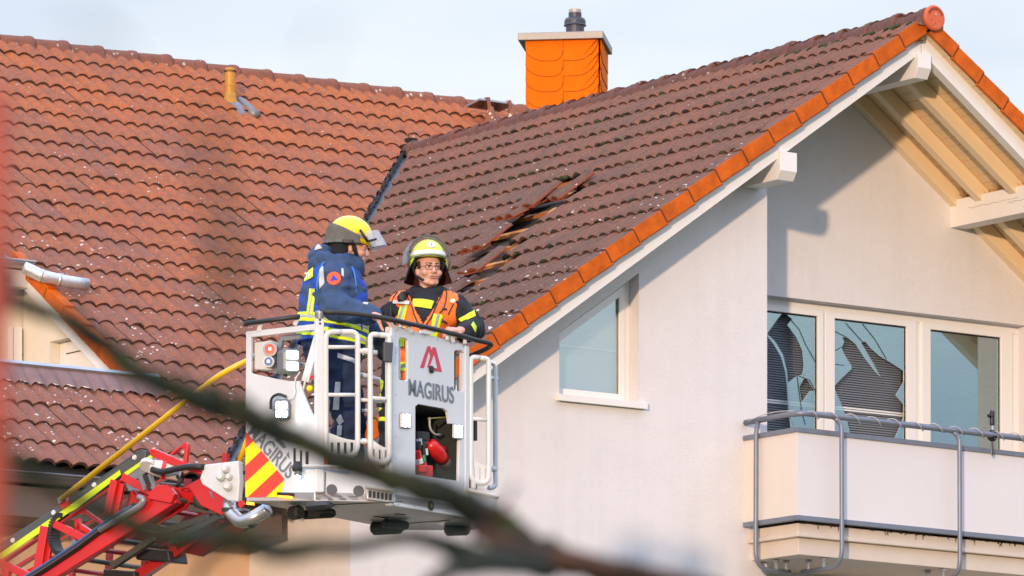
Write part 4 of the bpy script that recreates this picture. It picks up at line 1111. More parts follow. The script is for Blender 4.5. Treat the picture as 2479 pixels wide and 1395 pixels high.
bm = bmesh.new(); tube(bm, [CH(692,603)+CH.n*.0, CH(845,610)+CH.n*.0], .012, 8); B('latch_bar', bm, wtub, smooth=True)
bm = bmesh.new(); tube(bm, [CH(690,832)+CH.n*.03, CH(745,836)+CH.n*.04], .012, 8); B('latch_bar', bm, wtub, smooth=True)
for q_ in (CH(712,340), CH(705,832)):
    bm = bmesh.new(); lathe(bm, [(.018,0),(.018,.03)], q_+CH.n*.03, axis_to(dch), 12); B('latch_knob', bm, wtub)
bm = bmesh.new(); prism(bm, [CH(815,298)+CH.n*.09, CH(868,302)+CH.n*.09, CH(862,410)+CH.n*.09, CH(815,405)+CH.n*.09], -CH.n*.03); B('latch_cover', bm, mat('latch_dark', (.05,.055,.065), .5), bevel=.006)
# rear hoop seen between the gates
bm = bmesh.new(); q = lambda a, b: CH(a,b)-CH.n*.55
tube(bm, fillet([q(760,452), q(722,455), q(718,590), q(765,600), q(840,600)], .06), .012, 8); tube(bm, [q(700,375), q(870,420)], .016, 8); B('rear_hoop', bm, wtub, smooth=True)
# ---- front panel with emblem and lettering
bm = bmesh.new()
hl = [[(912,275),(922,265),(950,268),(962,280),(962,490),(952,500),(920,494),(912,484)],
      [(1215,340),(1225,330),(1255,335),(1267,348),(1267,550),(1257,561),(1225,553),(1215,545)],
      [(1003,640),(1020,627),(1160,652),(1178,668),(1184,700),(1188,733),(1235,740),(1243,752),(1238,1045),(1003,1010)]]
panel_with_holes(bm, [(876,205),(896,198),(1285,308),(1285,1118),(1290,1246),(893,1180),(880,1000)], hl, lambda a, b: FP(a, b), -FP.n*.02)
B('front_panel', bm, wpm, bevel=.003, label='front panel with red emblem and grey lettering')
for a_, b_, c_2 in ((880,205,1180),(1283,308,1240)):
    bm = bmesh.new(); beam(bm, FP(a_,b_)-FP.n*.02, FP(a_,c_2)-FP.n*.02, .05, .05, g2); B('post', bm, wpm, bevel=.008)
FPo = Pl(B2, g2, .003)
bm = bmesh.new()
# emblem: two folded strips forming a pointed double peak
e1_ = [(1070,311),(1083,311),(1097,346),(1086,366),(1076,338),(1050,430),(1029,428)]
e2_ = [(1098,316),(1114,319),(1148,452),(1095,443),(1101,428),(1124,432),(1106,352),(1080,424),(1080,428),(1068,426)]
for q_ in (e1_, e2_): prism(bm, [FPo(*p) for p in q_], -FP.n*.002)
B('emblem', bm, logor)
bm = bmesh.new(); lathe(bm, [(.024,0),(.024,.008),(.016,.012)], FPo(1088,438), axis_to(FP.n), 18); B('camera_lens', bm, blk2)
xd = (FPo(1217,580)-FPo(963,532)).normalized(); yd = FP.n.cross(xd)
text_mesh('lettering', 'MAGIRUS', .145, txtg, bas, BMI @ FPo(1089,561), BMI.to_3x3() @ xd, BMI.to_3x3() @ yd, bold=.0015, sx=.86)
# bolts round the edge
bm = bmesh.new()
for k in range(9):
    for x_, y0_, y1_ in ((893,230,1150),(1277,330,1225)): lathe(bm, [(.005,0),(.004,.003)], FP(x_, y0_+(y1_-y0_)*k/8), axis_to(FP.n), 6)
for k in range(6): lathe(bm, [(.005,0),(.004,.003)], FP(905+k*72, 222+k*17.5), axis_to(FP.n), 6)
for k in range(5): lathe(bm, [(.005,0),(.004,.003)], FP(910+k*88, 1172+k*12.5), axis_to(FP.n), 6)
B('bolt', bm, gry)
def plamp(a0, a1, b0, b1):
    L_ = empty('panel_lamp', BMI @ FP((a0+a1)/2,(b0+b1)/2), 0, parent=bas); M = Matrix.Translation(BMI @ FP((a0+a1)/2,(b0+b1)/2)).inverted() @ BMI
    P = lambda a, b, o: FP(a, b) + FP.n*o
    bm = bmesh.new(); prism(bm, [P(a0,b0,.014),P(a1,b0+5,.014),P(a1,b1+5,.014),P(a0,b1,.014)], -FP.n*.012); bm.transform(M); link('housing', bm, gry, L_, bevel=.006)
    bm = bmesh.new()
    w_, h_ = (a1-a0), (b1-b0)
    for i in range(2):
        for j in range(2):
            x0_ = a0+w_*(.12+.42*i); x1_ = x0_+w_*.36; y0_ = b0+h_*(.09+.44*j); y1_ = y0_+h_*.38
            prism(bm, [P(x0_,y0_,.018),P(x1_,y0_+3,.018),P(x1_,y1_+3,.018),P(x0_,y1_,.018)], -FP.n*.004)
    bm.transform(M); link('led', bm, led, L_)
plamp(915,967,674,757); plamp(1200,1250,735,815)
bm = bmesh.new(); tube(bm, [FP(1085,1180)-FP.n*.01, FP(1085,1180)+FP.n*.006], .032, 20); B('plug', bm, blk2)
bm = bmesh.new(); tube(bm, [FP(1085,1180), FP(1085,1180)+FP.n*.010], .012, 12); B('plug_core', bm, mat('brass', (.4,.3,.08), .4, .8))
# bay behind the big opening: dark box, red monitor, small fittings
bm = bmesh.new(); q = Pl(B2, g2, -.28)
prism(bm, [q(985,560),q(1262,620),q(1262,1130),q(985,1080)], -FP.n*.02); prism(bm, [FP(1243,640)-FP.n*.022, FP(1243,1060)-FP.n*.022, FP(1243,1060)-FP.n*.29, FP(1243,640)-FP.n*.29], g2*.02); prism(bm, [FP(1000,622)-FP.n*.022, FP(1250,680)-FP.n*.022, FP(1250,680)-FP.n*.29, FP(1000,622)-FP.n*.29], UP*.02)
prism(bm, [FP(990,1010)-FP.n*.03, FP(1250,1060)-FP.n*.03, FP(1250,1072)-FP.n*.03, FP(990,1022)-FP.n*.03], -FP.n*.28)
B('bay_lining', bm, mat('bay_black', (.02,.025,.022), .6))
bay = lambda a, b, o=.10: Pl(B2, g2, -o)(a, b)
bm = bmesh.new(); tube(bm, [bay(1072,840), bay(1085,850), bay(1120,885), bay(1140,910), bay(1158,930)], [.022,.046,.052,.046,.040], 16)
tube(bm, [bay(1135,900), bay(1160,870), bay(1168,862)], [.022,.014,.010], 10)
B('water_monitor', bm, redm, smooth=True, label='red water monitor')
bm = bmesh.new(); tube(bm, [bay(1158,932), bay(1175,950), bay(1190,968), bay(1200,985)], [.036,.040,.036,.044], 16); B('nozzle', bm, mat('nozzle_grey', (.07,.07,.075), .4), smooth=True)
bm = bmesh.new(); lathe(bm, [(.046,0),(.042,.012)], bay(1201,986), axis_to(bay(1201,986)-bay(1175,950)), 18); B('nozzle_ring', bm, wtub)
bm = bmesh.new(); tube(bm, [bay(1035,775), bay(1037,800)], .014, 8); tube(bm, [bay(1020,960,.08), bay(1022,1000,.08)], .05, 10); tube(bm, [bay(1048,945,.08), bay(1052,1010,.08)], .02, 10); box(bm, bay(1040,990,.08), (.13,.05,.07)); tube(bm, [bay(1008,880,.08), bay(1018,925,.08)], .028, 10); B('valve', bm, redm, smooth=False, bevel=.004)
bm = bmesh.new(); tube(bm, [bay(1040,800), bay(1050,1000)], .020, 10); box(bm, bay(1035,800), (.09,.05,.05)); tube(bm, [bay(1015,830), bay(1017,870)], .022, 8); B('fitting', bm, blk2)
bm = bmesh.new(); tube(bm, [bay(1022,815), bay(1024,850)], .02, 10); tube(bm, [bay(1050,870), bay(1054,905)], .024, 10); tube(bm, [bay(1020,925,.07), bay(1026,950,.07)], .026, 10); B('coupling', bm, wtub)
bm = bmesh.new(); tube(bm, [bay(1046,905,.07), bay(1052,940,.07)], .010, 6); B('green_tag', bm, mat('green_tag', (.05,.35,.12), .5))
bm = bmesh.new(); tube(bm, fillet([bay(1080,700), bay(1080,760), bay(1110,795), bay(1150,790)], .12), .007, 8); B('hose', bm, mat('clear_hose', (.5,.5,.46), .3), smooth=True)
bm = bmesh.new(); beam(bm, bay(1075,705,.05), bay(1165,698,.05), .02, .006); B('tray_edge', bm, mat('dull_yellow', (.35,.35,.05), .5))
# slot interiors: vertical rollers
for (a, c) in ((925,blk2),(1225,redm)):
    bm = bmesh.new(); b0_ = 280 if a < 1000 else 345; tube(bm, [FP(a+2,b0_)-FP.n*.04, FP(a+2,b0_+205)-FP.n*.04], .014, 8); B('roller', bm, c)
for (a, c) in ((945,wtub),(1245,blk2)):
    bm = bmesh.new(); b0_ = 280 if a < 1000 else 345; tube(bm, [FP(a+2,b0_)-FP.n*.05, FP(a+2,b0_+205)-FP.n*.05], .012, 8); B('roller', bm, c)
# ---- right corner: gate hoops, inner parts, fold-out step
CG = Pl(B3+g2*.03, RT*math.cos(R(25))+FW*math.sin(R(25)))
gate(CG, 1304, 1402, 370, 1052, (705,), 930, off=.0, slots=3, sk=10, label='tube gate on the right corner')
CG2 = Pl(B3+g2*.35, RT*math.cos(R(25))+FW*math.sin(R(25)))
bm = bmesh.new(); tube(bm, fillet([CG2(1398,398), CG2(1437,405), CG2(1440,1070), CG2(1415,1085), CG2(1400,1080)], .10), .016, 10); tube(bm, [CG2(1395,482), CG2(1452,490)], .013, 8); tube(bm, [CG2(1410,975), CG2(1440,985)], .02, 8); B('rear_hoop', bm, wtub, smooth=True)
bm = bmesh.new(); prism(bm, [CG(1318,400)-CG.n*.05, CG(1340,402)-CG.n*.05, CG(1336,510)-CG.n*.05, CG(1318,508)-CG.n*.05], -CG.n*.03); B('latch_cover', bm, mat('latch_dark', (.05,.055,.065), .5), bevel=.005)
bm = bmesh.new(); prism(bm, [CG(1325,440)-CG.n*.25, CG(1352,440)-CG.n*.25, CG(1350,890)-CG.n*.25, CG(1322,885)-CG.n*.25], -CG.n*.02); B('inner_post', bm, wpm)
bm = bmesh.new(); tube(bm, [CG(1352,690)-CG.n*.1, CG(1352,815)-CG.n*.1], .028, 8); B('padded_handle', bm, blk2, smooth=False)
bm = bmesh.new(); prism(bm, [CG(1288,1010)-CG.n*.2, CG(1410,1010)-CG.n*.2, CG(1410,1100)-CG.n*.2, CG(1288,1090)-CG.n*.2], -CG.n*.05); prism(bm, [CG(1345,880)-CG.n*.22, CG(1388,880)-CG.n*.22, CG(1388,1090)-CG.n*.22, CG(1345,1090)-CG.n*.22], -CG.n*.05); B('wooden_block', bm, mat('brown_wood', (.13,.035,.02), .6, var=.3, vscale=12))
bm = bmesh.new(); st = Pl(B3, RT*math.cos(R(30))+FW*math.sin(R(30)))
prism(bm, [st(1286,1100), st(1450,1140), st(1448,1275), st(1310,1245), st(1286,1240)], -st.n*.45); B('folding_step', bm, mat('step_body', (.50,.54,.60), .35, .1, coat=.2), bevel=.01)
bm = bmesh.new(); tube(bm, fillet([st(1284,1095)+st.n*.015, st(1456,1132)+st.n*.015, st(1452,1140)-st.n*.3], .05), .013, 10); B('step_rim', bm, wtub, smooth=True)
bm = bmesh.new(); lathe(bm, [(.03,0),(.03,.004)], st(1438,1240), axis_to(st.n), 18); B('rubber_disc', bm, mat('disc_grey', (.10,.10,.11), .6))
bm = bmesh.new(); tube(bm, [CG(1318,1050), CG(1318,1088)], .018, 10); B('step_post', bm, wtub)
# rear frame (far sides)
bm = bmesh.new()
zr1 = ZB+.95
for a, b in ((B0+g2*.08, BR2),):
    tube(bm, [Vector((a.x,a.y,zr1)), Vector((b.x,b.y,zr1))], .016, 8)
B('rear_rail', bm, wtub, smooth=True)
bm = bmesh.new()
q0, q1 = B0+g2*.05, BR2; prism(bm, [q0+UP*.05, q1+UP*.05, q1+UP*.28, q0+UP*.28], -g1*.02); B('kick_plate', bm, wpm)
# ---- black handrails on white brackets
def hrail(pts, r_=.0155, lab=None):
    bm = bmesh.new(); tube(bm, fillet(pts, .10, 7), r_, 14); B('handrail', bm, blk2, smooth=True)
hrail([SP_(88,205)+SP_.n*.02, SP_(88,190)+SP_.n*.02, SP_(130,184)+SP_.n*.02, SP_(378,152)+SP_.n*.02])
hrail([CH(478,128)+CH.n*.02, CH(620,132)+CH.n*.03, CH(760,150)+CH.n*.04, FP(880,178)+FP.n*.04, FP(1060,214)+FP.n*.03, FP(1180,244)+FP.n*.03])
hrail([FP(1180,244)+FP.n*.03, FP(1262,264)+FP.n*.03, CG(1330,278), CG(1425,298), CG(1432,312)-CG.n*.1, CG(1372,345)-CG.n*.3])
for a, b, c, d in ((150,230,162,178),(345,198,360,158)):
    bm = bmesh.new(); beam(bm, SP_(a,b), SP_(c,d), .03, .012, SP_.n); B('rail_bracket', bm, wtub, bevel=.003)
for pts in ([(912,210),(912,190),(948,192),(972,238)], [(1165,280),(1170,232),(1182,236),(1200,290)], [(1262,300),(1262,272)]):
    bm = bmesh.new()
    for p, q in zip(pts, pts[1:]): beam(bm, FP(*p)+FP.n*.015, FP(*q)+FP.n*.015, .022, .018, FP.n)
    B('rail_bracket', bm, wtub, bevel=.003)
bm = bmesh.new(); beam(bm, FP(1015,232)+FP.n*.02, FP(1080,240)+FP.n*.02, .02, .012, FP.n); B('label_strip', bm, mat('strip_white', (.8,.85,.88), .3))

# ============================================================ LADDER
LNb = B0 + g2*.32
class Lp(Pl):
    def __call__(s, a, b): return onplane(a/3.532, 1000+b/3.532, s.P, s.n)
LN = Lp(LNb, g1); LF = Lp(LNb+g2*.80, g1); LM = Lp(LNb+g2*.12, g1)
lad = empty('aerial_ladder', LN(1700, 600), 0, 'red extending aerial ladder with yellow-green side stripe reaching up to the basket', 'ladder')
LI = Matrix.Translation(LN(1700,600)).inverted()
def L(name, bm, m, parent=None, **k): bm.transform(LI); bm.normal_update(); return link(name, bm, m, parent or lad, **k)
def lbeam(name, p, q, w_, h_, m, pl=LN, off=0, **k):
    bm = bmesh.new(); beam(bm, pl(*p)+pl.n*off, pl(*q)+pl.n*off, w_, h_); return L(name, bm, m, **k)
def lpoly(name, pts, th, m, pl=LN, off=0, **k):
    bm = bmesh.new(); prism(bm, [pl(*p)+pl.n*off for p in pts], -pl.n*th); return L(name, bm, m, **k)
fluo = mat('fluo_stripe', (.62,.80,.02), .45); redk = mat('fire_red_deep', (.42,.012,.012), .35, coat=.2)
rail_grey = mat('rail_grey', (.10,.105,.10), .45, .3, var=.1)
# outer section near side
lpoly('top_rail', [(-300,1300),(-300,1370),(640,800),(1240,395),(1245,320),(1200,310),(600,730)], .05, rail_grey, bevel=.004)
lpoly('side_stripe', [(-300,1410),(-300,1470),(600,850),(645,830),(1040,530),(1030,488),(640,765)], .004, fluo, off=.008)
lpoly('side_stripe', [(1065,510),(1080,540),(1315,375),(1312,345)], .004, fluo, off=.004)
lpoly('lower_rail', [(-300,1470),(-300,1490),(600,880),(1050,570),(1045,545),(620,850)], .04, redk, off=-.01)
lpoly('bottom_chord', [(-300,1740),(-300,1900),(620,1330),(1060,1060),(1520,770),(1490,690),(1440,640),(1000,925),(420,1300)], .07, redm, bevel=.006, off=.02)
lpoly('inner_chord', [(-300,1580),(-300,1650),(500,1180),(870,1010),(880,950)], .05, redm, off=-.08)
for p, q, wd in (((985,575),(920,880),.055),((1030,600),(975,880),.04),((392,970),(320,1400),.065),((430,1010),(365,1380),.045),((1050,545),(1410,735),.05),((450,940),(840,1130),.05),((-60,1250),(300,1420),.05)):
    lbeam('truss_member', p, q, wd*.6, wd, redm, off=-.02 if wd < .05 else .0, bevel=.004)
for p, q in (((60,1330),(30,1700)),((-150,1420),(-180,1750))): lbeam('truss_member', p, q, .04, .06, redm, bevel=.004)
# head of the ladder: red plates and yoke
lpoly('head_plate', [(1040,640),(1100,900),(1250,940),(1480,800),(1620,640),(1340,610),(1180,780)], .02, redm, off=-.12)
lpoly('head_plate', [(1300,310),(1340,310),(1520,390),(1700,470),(1770,500),(1740,530),(1600,490),(1440,430),(1310,370)], .05, redm, off=.03, bevel=.006)
lpoly('head_plate', [(1520,650),(1790,500),(1900,560),(1990,760),(1960,850),(1870,870),(1700,790),(1600,640)], .03, redm, off=-.02, bevel=.006)
lpoly('head_plate', [(1380,620),(1470,620),(1530,700),(1500,780),(1390,760),(1290,740),(1340,660)], .05, redm, off=.05, bevel=.006)
lpoly('yoke', [(1640,440),(1720,380),(1800,400),(1860,440),(1800,450),(1740,410),(1690,450)], .04, redm, off=-.25, bevel=.005)
for pts in ([(1450,345),(1540,280),(1580,250),(1605,262),(1605,300),(1590,430),(1562,430),(1575,300),(1545,300),(1470,360)], [(1860,415),(1950,345),(1990,318),(2020,335),(2025,400),(2000,425),(1995,370),(1960,365),(1890,420)]):
    lpoly('hook_arm', pts, .03, redm, off=.0 if pts[0][0] < 1700 else -.3, bevel=.004)
lbeam('lower_tube', (1550,700), (1920,860), .07, .07, redk, off=-.15)
bm = bmesh.new(); tube(bm, [LN(1600,720)-LN.n*.12, LN(1690,750)-LN.n*.12], .055, 14); L('pivot', bm, rail_grey, smooth=True)
# far side and rungs
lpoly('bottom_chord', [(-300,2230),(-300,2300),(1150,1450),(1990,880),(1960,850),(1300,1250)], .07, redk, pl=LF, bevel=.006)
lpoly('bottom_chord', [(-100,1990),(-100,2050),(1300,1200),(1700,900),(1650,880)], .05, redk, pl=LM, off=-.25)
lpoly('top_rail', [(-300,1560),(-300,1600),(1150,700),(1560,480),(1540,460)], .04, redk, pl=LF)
for k in range(12):
    t = k/11; a = LN(1500-1500*t, 740+930*t)-LN.n*.03; b = a + g2*.78; bm = bmesh.new(); tube(bm, [a, b], .016, 8); L('rung', bm, redk if k % 2 else rail_grey)
for k in range(5):
    t = k/4; a = LF(1880-1300*t, 940+860*t); bm = bmesh.new(); beam(bm, a, a+UP*.45+g1*.05, .03, .04); L('truss_member', bm, redk)
lpoly('drive_housing', [(1000,1120),(1280,1150),(1300,1250),(1000,1230)], .2, blk2, pl=LM, off=-.2, bevel=.01)
lpoly('drive_housing', [(720,1310),(990,1330),(1000,1400),(720,1400)], .2, blk2, pl=LM, off=-.2, bevel=.01)
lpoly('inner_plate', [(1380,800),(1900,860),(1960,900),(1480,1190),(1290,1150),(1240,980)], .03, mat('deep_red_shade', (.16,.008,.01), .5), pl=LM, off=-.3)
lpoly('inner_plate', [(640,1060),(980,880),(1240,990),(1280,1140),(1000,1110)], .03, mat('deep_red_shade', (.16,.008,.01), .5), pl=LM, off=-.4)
lpoly('inner_plate', [(1090,640),(1470,640),(1500,800),(1240,950),(1010,900),(1060,700)], .03, redm, pl=LM, off=-.05)
for a_, b_ in (((1300,1010),(1700,880)),((1380,1090),(1820,860)),((880,1300),(1240,1060)),((1640,700),(1900,760))): lbeam('pipe', a_, b_, .04, .04, rail_grey, pl=LM, off=-.1)
# grey bracket plate, white cylinder, hydraulics
lpoly('mount_plate', [(1065,560),(1100,500),(1310,380),(1330,400),(1280,480),(1180,560),(1085,600)], .02, mat('galvanised', (.30,.30,.31), .4, .5, var=.2, vscale=15), off=.0)
lpoly('fin_block', [(1075,600),(1130,590),(1150,660),(1100,665)], .06, gry)
bm = bmesh.new(); tube(bm, [LN(1320,440)+LN.n*.06, LN(1325,475)+LN.n*.08], .055, 18); tube(bm, [LN(1325,470)+LN.n*.06, LN(1400,480)+LN.n*.0, LN(1500,500)-LN.n*.05], [.045,.06,.06], 16); L('hydraulic_cylinder', bm, wtub, smooth=False, bevel=.004)
bm = bmesh.new(); tube(bm, [LN(1400,478)+LN.n*.0, LN(1425,482)-LN.n*.01], .066, 16); L('clamp_ring', bm, redm)
bm = bmesh.new(); tube(bm, fillet([LN(1370,495)+LN.n*.09, LN(1450,520)+LN.n*.09, LN(1590,490)+LN.n*.10, LN(1700,470)+LN.n*.10, LN(1810,475)+LN.n*.08], .2, 5), .020, 10); tube(bm, fillet([LN(1515,540), LN(1550,580), LN(1510,630)], .06), .013, 8); L('hose', bm, blk2, smooth=True)
for k in range(3):
    bm = bmesh.new(); tube(bm, [LN(1215+k*42,545-k*8)+LN.n*.02, LN(1240+k*42,620-k*8)+LN.n*.02, LN(1255+k*40,665)+LN.n*.02], [.018,.014,.012], 8); L('hydraulic_fitting', bm, gry if k != 1 else blk2, smooth=False)
# hose bundle along the bottom chord, grey bent pipe
for k in range(4):
    bm = bmesh.new(); o_ = .03+k*.012
    tube(bm, [LN(x_, y_-k*10)+LN.n*o_ for x_, y_ in ((-200,1690),(200,1480),(420,1345),(700,1160),(900,1010),(1060,900),(1180,835))], .011, 8); L('hose', bm, (blk2, blk2, gry, mat('hose_blue', (.05,.10,.25), .4))[k], smooth=True)
bm = bmesh.new(); tube(bm, fillet([LN(900,1010)+LN.n*.06, LN(1130,870)+LN.n*.06, LN(1250,800)+LN.n*.06, LN(1285,745)+LN.n*.06, LN(1230,725)+LN.n*.06], .10), .020, 12); L('bent_pipe', bm, mat('pipe_grey', (.35,.36,.38), .3, .3), smooth=True)
lpoly('box', [(770,1040),(870,990),(880,1020),(790,1070)], .1, rail_grey, off=-.02)
lpoly('box', [(1000,880),(1160,765),(1180,790),(1020,910)], .06, blk2, off=.02)
# energy chain loop
bm = bmesh.new()
for k in range(22):
    an = R(75+k*9.2); c0 = LN(520+math.cos(an)*85, 1040-math.sin(an)*165)-LN.n*.03; c1 = LN(520+math.cos(an+.16)*85, 1040-math.sin(an+.16)*165)-LN.n*.03
    beam(bm, c0, c0+(c1-c0)*.8, .10, .032, LN.n.cross((c1-c0)))
L('energy_chain', bm, blk2)
for p, q in (((640,850),(700,830)),((690,835),(870,960))): lbeam('cable_guide', p, q, .03, .02, redm, off=-.05)
for p, q in (((590,940),(770,1050)),((560,1080),(640,1060)),((600,900),(620,990))): lbeam('actuator', p, q, .035, .035, redm, off=-.08)
lpoly('actuator_box', [(575,1095),(615,1075),(650,1125),(610,1150)], .05, gry, off=-.03)
# end bracket carrying the yellow pole, screws on rail
lpoly('pole_bracket', [(525,735),(570,720),(610,785),(550,825),(535,790)], .05, redm, off=.03)
lpoly('pole_bracket', [(528,735),(562,722),(572,765),(540,785)], .03, gry, off=.05)
bm = bmesh.new()
for p in ((110,1090),(458,853),(805,615),(1150,380)): lathe(bm, [(.018,0),(.014,.008)], LN(*p)+LN.n*.0, axis_to(LN.n), 12)
L('rail_screw', bm, wtub)
# two yellow poles
yelp = mat('yellow_pole', (.82,.50,.005), .35, coat=.2)
bm = bmesh.new(); yl0 = LN(570,745)+LN.n*.06; 
tube(bm, fillet([yl0, onplane(540,900,LN.P+LN.n*.3,LN.n), onplane(660,846,LN.P+LN.n*.1,LN.n)], .35, 8), .018, 12); L('yellow_pole', bm, yelp, smooth=True, label='long yellow pole curving up to the basket')
bm = bmesh.new(); tube(bm, [LN(1850,385)-LN.n*.25, onplane(612,1030,LN.P-LN.n*.25,LN.n)], .018, 12); L('yellow_pole', bm, yelp, smooth=True, label='short yellow pole behind the basket side')
# white adapter between ladder head and basket
adp = lambda a, b: LN(a, b)
lpoly('basket_mount', [(1810,452),(2100,420),(2110,600),(2095,770),(2010,760),(1790,620),(1770,570)], .05, wpm, off=.08, bevel=.008)
bm = bmesh.new()
for p, r_ in (((2000,490),.028),((1960,555),.032),((2030,560),.022),((2020,640),.03)): lathe(bm, [(r_,0),(r_,.03),(r_*.6,.05)], LN(*p)+LN.n*.08, axis_to(LN.n+g1*.3), 12)
L('mount_bolt', bm, wtub)
# silver water elbow
bm = bmesh.new(); tube(bm, fillet([LN(1960,760), LN(1990,850)+LN.n*.03, LN(2100,945)+LN.n*.05, LN(2200,905)+LN.n*.05, LN(2260,840)+LN.n*.0, LN(2290,820)], .22, 8), .043, 16); L('water_elbow', bm, mat('elbow_silver', (.55,.55,.56), .28, .7, var=.1), smooth=True)
for p in ((1985,835),(2165,925)):
    bm = bmesh.new(); a = LN(*p)+LN.n*.03; d_ = Vector((0,0,1)) if p[0] < 2000 else (LN(2200,900)-LN(2150,930)).normalized(); tube(bm, [a-d_*.012, a+d_*.012], .050, 16); L('pipe_clamp', bm, blk2)
lpoly('red_lug', [(2085,770),(2120,755),(2130,790),(2105,820),(2080,800)], .02, redm, off=.06)
lpoly('amber_lamp', [(2145,765),(2190,770),(2192,792),(2145,788)], .03, amber, off=.05)
bm = bmesh.new(); 
for k in range(2): tube(bm, fillet([LN(1740+k*130,655+k*25)-LN.n*.05, LN(1790+k*130,670+k*20)-LN.n*.02, LN(1800+k*110,720+k*20)-LN.n*.02, LN(1850+k*50,745)-LN.n*.05], .05), .008, 6)
L('wire_loop', bm, gry)
# ============================================================ PEOPLE
skin = mat('skin', (.70,.38,.28), .5, var=.06, vscale=25)
skin.node_tree.nodes['Principled BSDF'].inputs['Subsurface Weight'].default_value = .08
skin.node_tree.nodes['Principled BSDF'].inputs['Subsurface Radius'].default_value = (.01,.004,.002)
hairm = mat('brown_hair', (.05,.03,.02), .6)
navy = mat('navy_fabric', (.036,.075,.17), .8, var=.25, vscale=9, bump=.5, bscale=55)
navyd = mat('dark_navy_trousers', (.010,.024,.065), .85, var=.3, vscale=9, bump=.5, bscale=50)
blue = mat('blue_vest', (.008,.06,.42), .65, var=.15, vscale=8, bump=.4, bscale=45)
black = mat('black_turnout', (.012,.013,.02), .8, var=.3, vscale=9, bump=.5, bscale=50)
orv = mat('orange_vest', (1.0,.20,.025), .6, var=.10, vscale=8, bump=.4, bscale=45)
yst = mat('fluo_yellow_tape', (.72,.90,.015), .5)
sst = mat('silver_tape', (.45,.45,.44), .35, .2)
hely = mat('yellow_helmet', (.90,.68,.0), .25, coat=.4)
helg = mat('fluo_helmet', (.66,.88,.02), .28, coat=.4)
patch = mat('pale_patch', (.62,.60,.58), .6)
trim_ = mat('light_blue_piping', (.04,.22,.65), .5)

def cap(bm, a, b, ra, rb, seg=14, sx=1, sy=1):
    a = Vector(a); b = Vector(b); d = b-a; Ln = max(d.length, 1e-4); ax = axis_to(d)
    prof = [(ra*math.cos(t), -ra*math.sin(t)) for t in [math.pi/2*(1-k/5)*.98 for k in range(5)]] + [(ra,0)] + [(rb, Ln)] + [(rb*math.cos(t), Ln+rb*math.sin(t)) for t in [math.pi/2*(k/5)*.98 for k in range(1,6)]]
    lathe(bm, prof, a, ax, seg, sx=sx, sy=sy)
def ell(bm, c, r, rot=None, seg=20):
    m = bmesh.ops.create_uvsphere(bm, u_segments=seg, v_segments=seg//2+2, radius=1)['verts']
    for v in m:
        p = Vector((v.co.x*r[0], v.co.y*r[1], v.co.z*r[2])); v.co = (rot @ p if rot else p) + Vector(c)
def fuse(bm, vox, smooth=6, wr=0, wscale=9, seed=0, decim=None):
    """merge overlapping closed shapes into one continuous skin"""
    me = bpy.data.meshes.new('t'); bm.to_mesh(me); bm.free(); o = bpy.data.objects.new('t', me); COL.objects.link(o)
    r = o.modifiers.new('r', 'REMESH'); r.mode = 'VOXEL'; r.voxel_size = vox
    s = o.modifiers.new('s', 'SMOOTH'); s.iterations = smooth; s.factor = .5
    me2 = bpy.data.meshes.new_from_object(o.evaluated_get(bpy.context.evaluated_depsgraph_get()))
    bpy.data.objects.remove(o); b = bmesh.new(); b.from_mesh(me2); bpy.data.meshes.remove(me2)
    b.normal_update()
    if wr:
        of = Vector((seed*7.3, seed*3.1, seed))
        for v in b.verts:
            q = v.co; n1 = noise.noise(Vector((q.x*wscale, q.y*wscale, q.z*wscale*1.6))+of); n2 = noise.noise(q*wscale*2.3+of)
            v.co = q + v.normal*(wr*(1-abs(n1)*2.2)*.8 + wr*.4*n2)
        b.normal_update()
    return b
def shell(src, push, cuts, keep=None, thick=.004):
    """a band of cloth lying on src: cut out by planes [(co, no)] (keeps the side the normal points away from) and lifted by push"""
    b = src.copy()
    for co, no in cuts:
        bmesh.ops.bisect_plane(b, geom=b.faces[:]+b.edges[:]+b.verts[:], plane_co=co, plane_no=no, clear_outer=True)
    if keep:
        bmesh.ops.delete(b, geom=[f for f in b.faces if not keep(f.calc_center_median(), f.normal)], context='FACES')
    nn = {v: v.normal.copy() for v in b.verts}
    for v in b.verts: v.co = v.co + nn[v]*push
    if thick:
        b.edges.ensure_lookup_table()
        be = [e for e in b.edges if e.is_boundary]
        r = bmesh.ops.extrude_edge_only(b, edges=be)['geom']
        vs = [g for g in r if isinstance(g, bmesh.types.BMVert)]
        for v in vs:
            best = None
            for e in v.link_edges:
                w_ = e.other_vert(v)
                if w_ in nn: best = w_
            if best: v.co = v.co - nn[best]*thick
    return b

class Person:
    def __init__(s, u, D, zfloor, label, group=None):
        s.u, s.D = u, D; s.o = plan((u-CX)/F*D, D, zfloor); s.zf = zfloor; s.X0 = (u-CX)/F*D
        s.root = empty('person', s.o, -TH, label, 'person', group)
    def p(s, u, v, y=0):
        D = s.D+y; return Vector(((u-CX)/F*D - s.X0, y, CAM.z+(YH-v)/F*D - s.zf))
    def add(s, name, bm, m, parent=None, smooth=True, **k): return link(name, bm, m, parent or s.root, smooth=smooth, **k)

